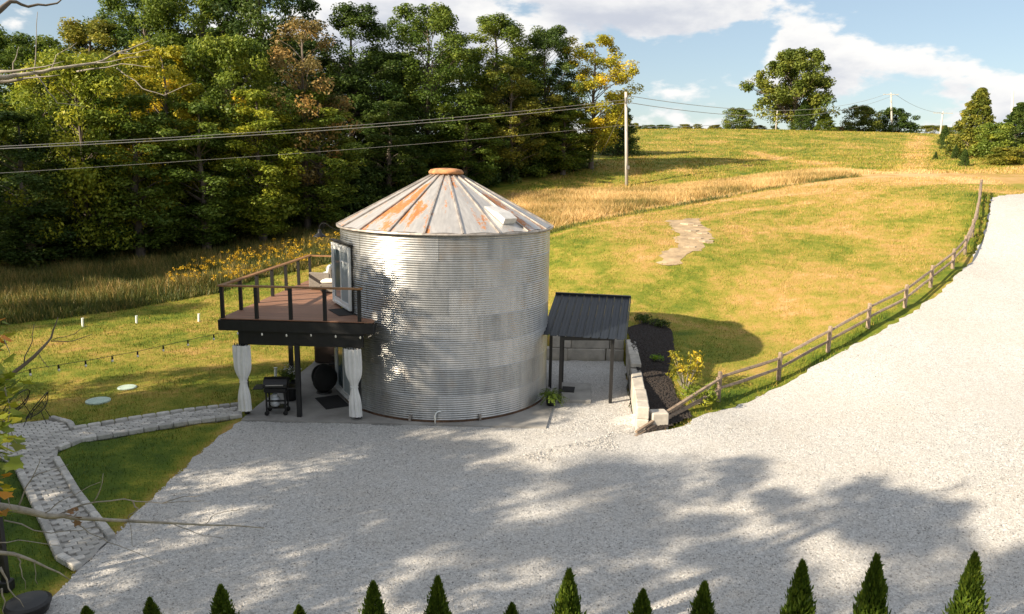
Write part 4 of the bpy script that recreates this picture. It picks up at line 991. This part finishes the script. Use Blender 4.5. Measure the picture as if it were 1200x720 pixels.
# undergrowth along the foot of the woods
base_line = [(-60, 44), (-46, 45.5), (-36, 47), (-31, 48.5), (-26, 52), (-21.5, 56), (-17, 60.5), (-12, 64.5), (-7, 69), (-1.5, 73), (3, 76.5), (7.5, 79.5)]
k = 0
for a, b in zip(base_line[:-1], base_line[1:]):
    for t in (.0, .5):
        for row in (0, 1):
            k += 1; x = a[0]+(b[0]-a[0])*t+random.uniform(-.8, .8)-row*1.2; y = a[1]+(b[1]-a[1])*t+random.uniform(0, 1.0)+row*3.2
            if x/y < -.72: continue
            tree('understory_bush', random.choice(['thicket', 'bush']), x, y, random.uniform(3.0, 5.0)+row*1.8, random.uniform(4.6, 6.5), random.choice([DARK, DARK, GREEN, (.06, .085, .025)]), 'dark leafy bush in the undergrowth along the foot of the woods', 'bush', 'undergrowth of the woods')
# woods going on out of frame on the left (they shade the meadow) and trees left of the camera (they shade the gravel)
for k, (var, x, y, H, W) in enumerate([('oak', -47, 36, 19, 12), ('tall', -42, 22.5, 14, 7), ('slim', -38.5, 14.5, 10.5, 4.5), ('oak', -55, 28, 20, 12), ('round', -41.5, 33, 13, 9), ('round', -52, 43, 16, 11), ('oak', -60, 38, 20, 12), ('tall', -66, 30, 20, 10), ('oak', -72, 22, 21, 12)]):
    tree('broadleaf_tree', var, x, y, H, W, GREEN, 'green tree of the woods beyond the left edge', 'tree', 'woods beyond the left edge')
for k, (var, x, y, H, W) in enumerate([('round', -22.5, 17.4, 9.2, 6.0), ('round', -19.6, 13.6, 12.5, 9.5), ('round', -27, 9, 13.5, 9), ('round', -18.2, 7.6, 9.6, 8.5), ('round', -24, 11.5, 12, 8), ('airy', -16.5, 1.6, 14.5, 8), ('sparse', -25, 1, 16, 8), ('airy', -13.2, -4, 14.5, 7.5), ('airy', -22, -5, 18.5, 8), ('airy', -9.5, -9.5, 13, 8), ('sparse', -16, -12, 18, 8), ('round', -12.5, -1.5, 7.0, 6.0), ('airy', -5, -15, 15, 8)]):
    tree('broadleaf_tree', var, x, y, H, W, GREEN, 'green yard tree left of the viewpoint', 'tree', 'yard trees left of the viewpoint')

# hill top
G2 = 'trees on the hill top'
for (nm, var, px, top, Y, W, col, lab) in [
 ('oak_tree', 'lone', 937, 58, 152, 15.5, (.10, .125, .03), 'large lone oak on the crest of the hill'),
 ('cedar_tree', 'cedar', 944, 118, 148, 5.5, DARK, 'dark cedar under the right side of the large oak'),
 ('cedar_tree', 'cedar', 968, 131, 146, 4.5, MID, 'small green cedar right of the large oak'),
 ('small_tree', 'bush', 868, 126, 148, 5.8, (.09, .12, .03), 'round bushy tree left of the large oak'),
 ('small_tree', 'bush', 1014, 123, 158, 7.5, (.10, .12, .03), 'green tree left of the hill-top pole'),
 ('small_tree', 'bush', 1052, 126, 162, 8.5, DARK, 'dark round tree right of the hill-top pole'),
 ('small_tree', 'round', 1096, 147, 200, 12, OLIVE, 'distant olive tree far behind the sapling row'),
 ('small_tree', 'round', 1118, 149, 205, 10, GREEN, 'distant green tree far behind the sapling row, farther right'),
 ('cedar_tree', 'cedar', 1151, 103, 84, 5.6, (.13, .145, .035), 'tall yellow-green cedar at the right edge of the hill'),
 ('shrub', 'bush', 1171, 143, 80, 4.8, (.12, .16, .035), 'bright green shrub before the tall cedar at right'),
 ('spruce_tree', 'cedar', 1196, 120, 92, 5.5, DARK, 'dark blue-green spruce at the right edge of the photo'),
 ('shrub', 'bush', 1182, 172, 74, 4.2, OLIVE, 'low olive shrub below the bright shrub at right'),
]: ptree(nm, var, px, top, Y, W, col, lab, G2, cat='shrub' if nm == 'shrub' else 'tree')
for k, (px, w) in enumerate([(745, 2.6), (762, 3.2), (780, 2.6), (803, 3.6), (818, 2.6), (838, 3), (888, 2.8), (908, 2.4), (982, 3), (996, 2.8), (852, 2.8)]):
    ptree('crest_bush', random.choice(['bush', 'thicket']), px, random.uniform(143.5, 150.5), 153, w*random.uniform(.8, 1.5), random.choice([OLIVE, BRN, GREEN, MID]), 'low scrubby bush in the hedge line along the hill crest', 'hedge line on the crest', cat='bush')
for k, (px, base, hh, lab) in enumerate([(1106, 170, 1.9, 'largest sapling at the far end of the row on the hill'), (1108, 175, 1.5, 'second sapling of the row, beside the largest'), (1113, 181, 1.0, 'third sapling of the row on the hill'), (1119, 186, 1.0, 'fourth sapling of the row on the hill'), (1130, 195, 1.1, 'nearest sapling of the row on the hill'), (1129, 187, .8, 'small sapling right of the row on the hill'), (1096, 187, .6, 'lone tiny sapling left of the row on the hill'), (1123, 178, .5, 'tiniest sapling at the right of the row')]):
    p = T(px, base); tree('sapling', 'cedar', p[0], p[1], hh*1.5, hh*1.0, DARK, lab, 'sapling', 'row of saplings on the hill')

# ------------------------------------------------------------------ utility poles and wires
def upole(px, top, Y, rad, lab, arm=0, base_px=None):
    p = aty(px, top, Y); bx = p[0] if base_px is None else aty(base_px, 200, Y)[0]; zb = z1(bx, Y)
    o = empty('utility_pole', (bx, Y, zb), label=lab, cat='utility pole', group='utility poles'); d = p[0]-bx
    L(MB().tube([(0, 0, -.2), (d*.5, 0, (p[2]-zb)/2), (d, 0, p[2]-zb)], [rad, rad*.88, rad*.75], 10), 'shaft', M_POLE, o, True)
    if arm:
        L(MB().box((d, -.12, p[2]-zb-.35), (arm, .1, .12)), 'crossarm', M_POLE, o)
        for x in (-arm*.45, -arm*.15, arm*.15, arm*.45): L(MB().lathe([(.03, 0), (.05, .06), (.03, .14)], (d+x, -.12, p[2]-zb-.29), 8), 'insulator', M_WIRE, o)
    return o, p
p1o, p1 = upole(733.5, 108, 72, .17, 'tall pale utility pole at the end of the woods', 0, 735.3)
L(MB().lathe([(.10, 0), (.10, .5)], (p1[0]-p1o.location.x-.02, -.2, p1[2]-p1o.location.z-1.0), 10), 'line_bracket', M_GUY, p1o)
L(MB().box((0, -.17, 1.7), (.30, .1, .35)), 'marker_band', M_GUY, p1o)
_, p2 = upole(1044, 109, 160, .22, 'utility pole with crossarm on the crest right of the oak', 3.2, 1041)
_, p3 = upole(1105, 131, 175, .22, 'distant utility pole with crossarm above the sapling row', 4.5)
_, p4 = upole(1187, 107, 95, .15, 'leaning bare utility pole beside the right spruce', 0, 1181)
_, p5 = upole(911, 130, 149, .16, 'short pole at the foot of the large oak')
def wire(A, B, s, r, lab, nseg=24, m=M_WIRE):
    tag(MB().tube(sag(np.array(A), np.array(B), s, nseg), r, 5).build('power_line', m), lab, 'power line', 'power lines')
lw = [aty(0, 163, 40), aty(0, 166, 41), aty(0, 198, 40)]; tops = [p1+np.array([0, -.1, -.7]), p1+np.array([0, -.1, -1.0]), p1+np.array([0, -.1, -3.0])]
for k, (A, B, lab, r_) in enumerate(zip(tops, lw, ('upper power line crossing in front of the woods', 'second power line just below the upper one', 'lowest thin power line crossing in front of the woods'), (.018, .023, .011))):
    E_ = A+(B-A)*1.25; wire(A, E_, .6 if k < 2 else .35, r_, lab)
lp_o = empty('utility_pole', ((p1+(lw[0]-p1)*1.25)[0], (p1+(lw[0]-p1)*1.25)[1], 0), label='utility pole beyond the left edge carrying the power lines', cat='utility pole', group='utility poles'); L(MB().tube([(0, 0.2, -.2), (0, 0.2, 9.5)], [.17, .13], 10), 'shaft', M_POLE, lp_o, True)
wire(p1+np.array([0, 0, -.3]), p2+np.array([-1, 0, -.3]), 2.2, .03, 'thin power line from the pale pole to the hill-top pole')
wire(p1+np.array([0, 0, -.9]), p2+np.array([1, 0, -.3]), 2.6, .03, 'second thin power line towards the hill-top pole')
wire(p1+np.array([0, 0, -3.0]), p5+np.array([0, 0, -.3]), 1.0, .025, 'thin service line from the pale pole to the short pole')
wire(p2+np.array([1, 0, -.3]), p3+np.array([0, 0, -.3]), .8, .03, 'thin power line between the two hill-top poles')
g_ = T(693, 204); wire(p1+np.array([0, 0, -1.2]), g_, 0, .02, 'slanting guy wire from the pale pole to the ground', 4, M_GUY)

# ------------------------------------------------------------------ arborvitae row
def arbor_mesh(seed):
    r = np.random.default_rng(seed); n = 5200; t = r.random(n)**1.25; a = r.random(n)*6.28
    prof = np.clip(.36*(1-t)**.72*(1+.16*np.sin(a*3+seed)+.12*np.sin(a*7+t*14+seed)), .012, None); rr = prof*(.5+.55*r.random(n)**.5+.35*(r.random(n) > .9))
    pos = np.stack([rr*np.cos(a), rr*np.sin(a), .04+t*1.5], 1)
    d = np.stack([np.cos(a)*.45, np.sin(a)*.45, np.ones(n)*1.0], 1)+r.normal(size=(n, 3))*.28; d /= np.linalg.norm(d, axis=1)[:, None]
    sd_ = np.cross(d, r.normal(size=(n, 3))); sd_ /= np.linalg.norm(sd_, axis=1)[:, None]; s = .13*(.5+.9*r.random(n))*(1-.35*t)
    V = np.zeros((n, 4, 3)); V[:, 0] = pos-d*s[:, None]*.4; V[:, 2] = pos+d*s[:, None]*.75; V[:, 1] = pos+sd_*(s*.22)[:, None]; V[:, 3] = pos-sd_*(s*.22)[:, None]
    tint = np.clip(.45+.25*(t-.5)+r.normal(0, .2, n), 0, 1); return np_mesh('foliage', V.reshape(-1, 3), np.arange(n*4).reshape(-1, 4), M_LEAF, False, {'tint': np.repeat(tint, 4)})
AM = [arbor_mesh(k) for k in range(4)]; stem = MB().tube([(0, 0, -.05), (0, 0, .7), (0, 0, 1.45)], [.03, .02, .006], 6).mesh('trunk', M_BARK)
order = ['first', 'second', 'third', 'fourth', 'fifth', 'sixth', 'seventh', 'eighth', 'ninth', 'tenth', 'eleventh', 'twelfth', 'thirteenth']
for k, (px, top) in enumerate([(100, 711), (175, 701), (258, 686), (350, 710), (437, 682), (513, 676), (600, 707), (667, 668), (754, 691), (826, 682), (941, 658), (1028, 651), (1143, 649)]):
    p = aty(px, top, 10.6); o = empty('arborvitae', (p[0], 10.6, z1(p[0], 10.6)), random.random()*6, label='small pointed arborvitae along the bottom edge, %s from the left' % order[k], cat='arborvitae', group='arborvitae row')
    h_ = max(p[2]-z1(p[0], 10.6), .4); o.scale = (.40+.22*h_, .40+.22*h_, h_/1.56); b = link('foliage', AM[k % 4], o); b.color = (.06, .095, .016, 1); link('trunk', stem, o)

# ------------------------------------------------------------------ shrubs by the mulch bed, fern at the bin
def small_plant(name, p, clumps, rad, per, leaf, col, lab, cat, stems=True):
    o = empty(name, p, label=lab, cat=cat); V, F, t_ = leafcloud(clumps, rad, per, leaf, aspect=.42)
    b = link('foliage', np_mesh('foliage', V, F, M_LEAF, False, {'tint': t_}), o); b.color = (*col, 1)
    if stems:
        m_ = MB()
        for c in clumps: m_.tube([(c[0]*.15, c[1]*.15, -.03), (c[0]*.6, c[1]*.6, c[2]*.6), tuple(c)], [.012, .008, .004], 5, False)
        L(m_, 'stems', M_TWIG, o)
p = T(803, 456); cl_ = [(random.uniform(-.45, .45), random.uniform(-.35, .35), random.uniform(.25, 1.15)) for _ in range(26)]
small_plant('shrub', p, cl_, [.2]*26, 26, .12, (.22, .20, .03), 'yellow-green leafy shrub at the edge of the mulch bed', 'shrub')
p = T(815, 472); cl_ = [(random.uniform(-.4, .6), random.uniform(-.5, .5), random.uniform(.12, .45)) for _ in range(22)]
small_plant('perennial_clump', p, cl_, [.2]*22, 34, .10, (.17, .21, .035), 'low green perennials in front of the yellow-green shrub', 'plant')
p = T(771, 424); small_plant('small_plant', p, [(random.uniform(-.18, .18), random.uniform(-.15, .15), .16) for _ in range(8)], [.13]*8, 22, .09, (.12, .22, .03), 'small bright green plant alone in the dark mulch', 'plant')
for k, (px, py, lab) in enumerate(((750, 378, 'dark low plant at the upper left of the mulch bed'), (772, 384, 'dark low plant at the upper right of the mulch bed'))):
    p = T(px, py); small_plant('low_plant', p, [(random.uniform(-.4, .4), random.uniform(-.3, .3), .2) for _ in range(12)], [.2]*12, 30, .11, (.06, .09, .025), lab, 'plant')
p = (1.28, 22.62, .06); fo = empty('potted_fern', p, label='bushy fern in a pot at the right foot of the bin', cat='fern')
L(MB().lathe([(.13, 0), (.17, .2), (.18, .22), (.15, .22)], n=14), 'pot', M_BLACKMETAL, fo)
Vs = []; Fs = []; ts = []; nleaf = 0
for k in range(60):
    a = random.random()*6.28; el = random.uniform(.25, 1.4); ln = random.uniform(.4, .6)
    base = np.array([.04*math.cos(a), .04*math.sin(a), .22]); mid = base+np.array([math.cos(a)*math.cos(el)*ln*.6, math.sin(a)*math.cos(el)*ln*.6, math.sin(el)*ln*.7]); tip = mid+np.array([math.cos(a)*ln*.4, math.sin(a)*ln*.4, -.10-.12*random.random()])
    pts_ = np.array(bez(base, mid, tip, 9)); sdv = np.array([-math.sin(a), math.cos(a), 0])
    for i in range(1, 9):
        for sg in (-1, 1):
            c = pts_[i]; w_ = .085*(1-.085*i); b0 = len(Vs); dv = pts_[i]-pts_[i-1]
            Vs += [c-dv*.3, c+sdv*sg*w_*.6-dv*.1+np.array([0, 0, .01]), c+sdv*sg*w_+dv*.3-np.array([0, 0, .015]), c+dv*.3]; Fs.append((b0, b0+1, b0+2, b0+3)); ts += [random.uniform(.2, .7)]*4
b = link('fronds', np_mesh('fronds', np.array(Vs), np.array(Fs), M_LEAF, False, {'tint': np.array(ts)}), fo); b.color = (.10, .15, .03, 1)
# goldenrod behind the deck
gx_ = scatter_in(np.array([T(190, 350)[:2], T(260, 343)[:2], T(420, 302)[:2], T(420, 283)[:2], T(300, 300)[:2], T(215, 325)[:2]]), 420)
V, F = blades(gx_, zt(gx_[:, 0], gx_[:, 1]), .7+.3*rng.random(len(gx_)), .05, .3); hz_ = V.reshape(-1, 3, 3)[:, 2]
Vg, Fg, Tg = leafcloud(hz_, np.full(len(hz_), .16), 12, .09); gold = rng.random(len(hz_)) 
tag(link('goldenrod', np_mesh('goldenrod', Vg, Fg, M_FLOWER, False, {'tint': Tg})), 'yellow goldenrod flowers in the meadow behind the deck', 'flowers', kind='stuff')

# ------------------------------------------------------------------ near tree at the left edge: bare limbs and a few turning leaves reach into view
nt_ = empty('near_tree', (-7.6, 6.2, 0), label='half-bare tree at the left edge reaching thin pale branches into view', cat='tree')
MB().tube([(-7.6, 6.2, -.2), (-7.5, 6.2, 2.5), (-7.3, 6.3, 5), (-7.4, 6.6, 7.8), (-7.5, 6.7, 9)], [.24, .2, .16, .10, .03], 10).build('trunk', M_BARK, nt_, True)
def limb(path, Ys, r0, r1, m=M_TWIG, start=None, name='limb'):
    n = len(path); Ys = Ys if isinstance(Ys, (list, tuple)) else [Ys]*n
    P_ = [aty(x, y, Y) for (x, y), Y in zip(path, Ys)]
    if start is not None: P_ = [np.array(start)]+P_
    rs = [r0+(r1-r0)*(i/(len(P_)-1))**.8 for i in range(len(P_))]
    # smooth
    Q = [];rr = []
    for i in range(len(P_)-1):
        for t in (0, .34, .67): 
            Q.append(P_[i]+(P_[i+1]-P_[i])*t+np.array([random.uniform(-1, 1), random.uniform(-1, 1), random.uniform(-1, 1)])*.012*(1 if t else 0)); rr.append(rs[i]+(rs[i+1]-rs[i])*t)
    Q.append(P_[-1]); rr.append(rs[-1])
    MB().tube(Q, rr, 6).build(name, m, nt_, True); return Q
TW = 'twig'
limb([(-60, 585), (0, 594), (55, 605), (85, 607), (200, 613), (310, 619)], [5.6, 5.8, 5.9, 6, 6.2, 6.4], .055, .004, M_PALEBARK, (-7.33, 6.28, 4.4))
for path, Y, r_ in [([(65, 605), (95, 592), (145, 585), (190, 590), (240, 587)], 6.0, .010), ([(155, 587), (162, 596), (150, 606), (155, 640)], 6.1, .007), ([(190, 590), (215, 582), (238, 580)], 6.1, .005),
                    ([(110, 588), (118, 572), (121, 555)], 6.0, .006), ([(85, 607), (105, 625), (140, 640), (190, 660)], 6.1, .006), ([(20, 597), (38, 560), (48, 536)], 5.9, .008), ([(38, 560), (62, 550), (80, 545)], 5.9, .004),
                    ([(200, 613), (230, 625), (262, 632)], 6.2, .004), ([(240, 615), (252, 603), (285, 596)], 6.3, .004), ([(48, 604), (75, 585), (118, 565)], 5.9, .005), ([(5, 610), (60, 625), (95, 622), (118, 618)], 5.9, .006)]:
    limb(path, Y, r_, .002, name=TW)
limb([(-60, 640), (0, 648), (40, 658), (82, 680)], [5.3, 5.4, 5.5, 5.6], .035, .004, M_PALEBARK, (-7.38, 6.25, 4.0))
for path, Y, r_ in [([(20, 652), (25, 668), (30, 690)], 5.45, .006), ([(0, 665), (10, 690), (28, 712)], 5.4, .010), ([(40, 658), (42, 672), (44, 685)], 5.5, .004), ([(0, 636), (30, 634), (70, 640)], 5.4, .005), ([(2, 690), (6, 705), (4, 720)], 5.4, .008)]:
    limb(path, Y, r_, .002, name=TW)
limb([(-60, 480), (0, 452), (40, 418), (60, 396), (68, 372)], [5.4, 5.6, 5.7, 5.8, 5.8], .035, .003, M_BARK, (-7.31, 6.3, 4.9))
for path, Y, r_ in [([(60, 400), (85, 400), (108, 392)], 5.8, .005), ([(28, 428), (38, 400), (40, 380)], 5.7, .005), ([(44, 412), (52, 425), (58, 432)], 5.75, .003), ([(62, 398), (80, 394), (103, 382)], 5.8, .003)]:
    limb(path, Y, r_, .002, M_BARK, name=TW)
limb([(-60, 100), (0, 91), (25, 88), (62, 81), (112, 74), (137, 62), (175, 48)], [7.2, 7.4, 7.5, 7.6, 7.8, 7.9, 8], .036, .004, M_PALEBARK, (-7.4, 6.6, 7.6))
for path, Y, r_ in [([(40, 86), (52, 100), (67, 121), (100, 125)], 7.6, .008), ([(90, 84), (142, 75), (183, 79)], 7.8, .008), ([(137, 80), (167, 104), (192, 112), (225, 98)], 7.9, .007), ([(15, 86), (18, 70), (22, 55)], 7.5, .007),
                    ([(40, 84), (42, 60), (44, 14)], 7.6, .006), ([(60, 82), (66, 65), (90, 50)], 7.7, .006), ([(0, 84), (40, 80), (75, 72)], 7.5, .014), ([(112, 74), (140, 70), (170, 66)], 7.8, .005), ([(0, 96), (30, 92), (70, 88)], 7.5, .02), ([(137, 62), (160, 62), (182, 56)], 7.9, .004)]:
    limb(path, Y, r_, .0025, name=TW)
limb([(-40, 40), (0, 12), (12, 2), (33, 8), (67, 4), (75, -4)], [7.4, 7.5, 7.6, 7.7, 7.8, 7.8], .04, .004, M_BARK, (-7.4, 6.65, 8.6))
# lobed leaves, each an object
def leaf_mesh(k):
    pts_ = [(0, 0), (.25, .12), (.48, .10), (.40, .34), (.56, .58), (.28, .60), (0, 1.0), (-.28, .60), (-.56, .58), (-.40, .34), (-.48, .10), (-.25, .12)]
    V = [(0, .4, 0)]+[(x, y, .12*abs(x)+.06*math.sin(y*4+k)) for x, y in pts_]; F = [(0, i+1, (i+1) % 12+1) for i in range(12)]
    return np_mesh('leaf', np.array(V), np.array(F), M_LEAF, True, {'tint': np.full(13, .3+.15*k)})
LM = [leaf_mesh(k) for k in range(4)]
def leaf_at(px, py, Y, s, col):
    p = aty(px, py, Y); o = link('leaf', random.choice(LM), nt_, p-np.array(nt_.location), (random.uniform(-.6, .8), random.uniform(-.7, .7), random.uniform(2.2, 4.1)), (s, s, s)); o.color = (*col, 1)
for k in range(95): leaf_at(random.triangular(-14, 34, 4), random.uniform(432, 545), random.uniform(5.3, 5.9), random.uniform(.085, .14), random.choice([MID, YG, YG, GREEN, (.16, .17, .03)]))
for k in range(14): leaf_at(random.triangular(-10, 22, 2), random.uniform(555, 612), random.uniform(5.4, 5.9), random.uniform(.08, .13), random.choice([(.36, .17, .03), (.30, .15, .03), YEL, YG]))
for k in range(12): leaf_at(random.triangular(-10, 18, 2), random.uniform(378, 425), random.uniform(5.4, 5.9), random.uniform(.08, .12), random.choice([(.30, .13, .03), YG, MID]))
for k in range(10): leaf_at(random.uniform(82, 94), random.uniform(592, 612), random.uniform(5.9, 6.05), random.uniform(.04, .07), (.16, .09, .06))
for path in ([(-20, 430), (5, 450), (12, 480), (8, 530)], [(-20, 470), (10, 500), (20, 520)], [(-20, 560), (5, 575), (15, 600)], [(-20, 385), (5, 395), (12, 415)]): limb(path, 5.6, .008, .002, name=TW)
#@@END
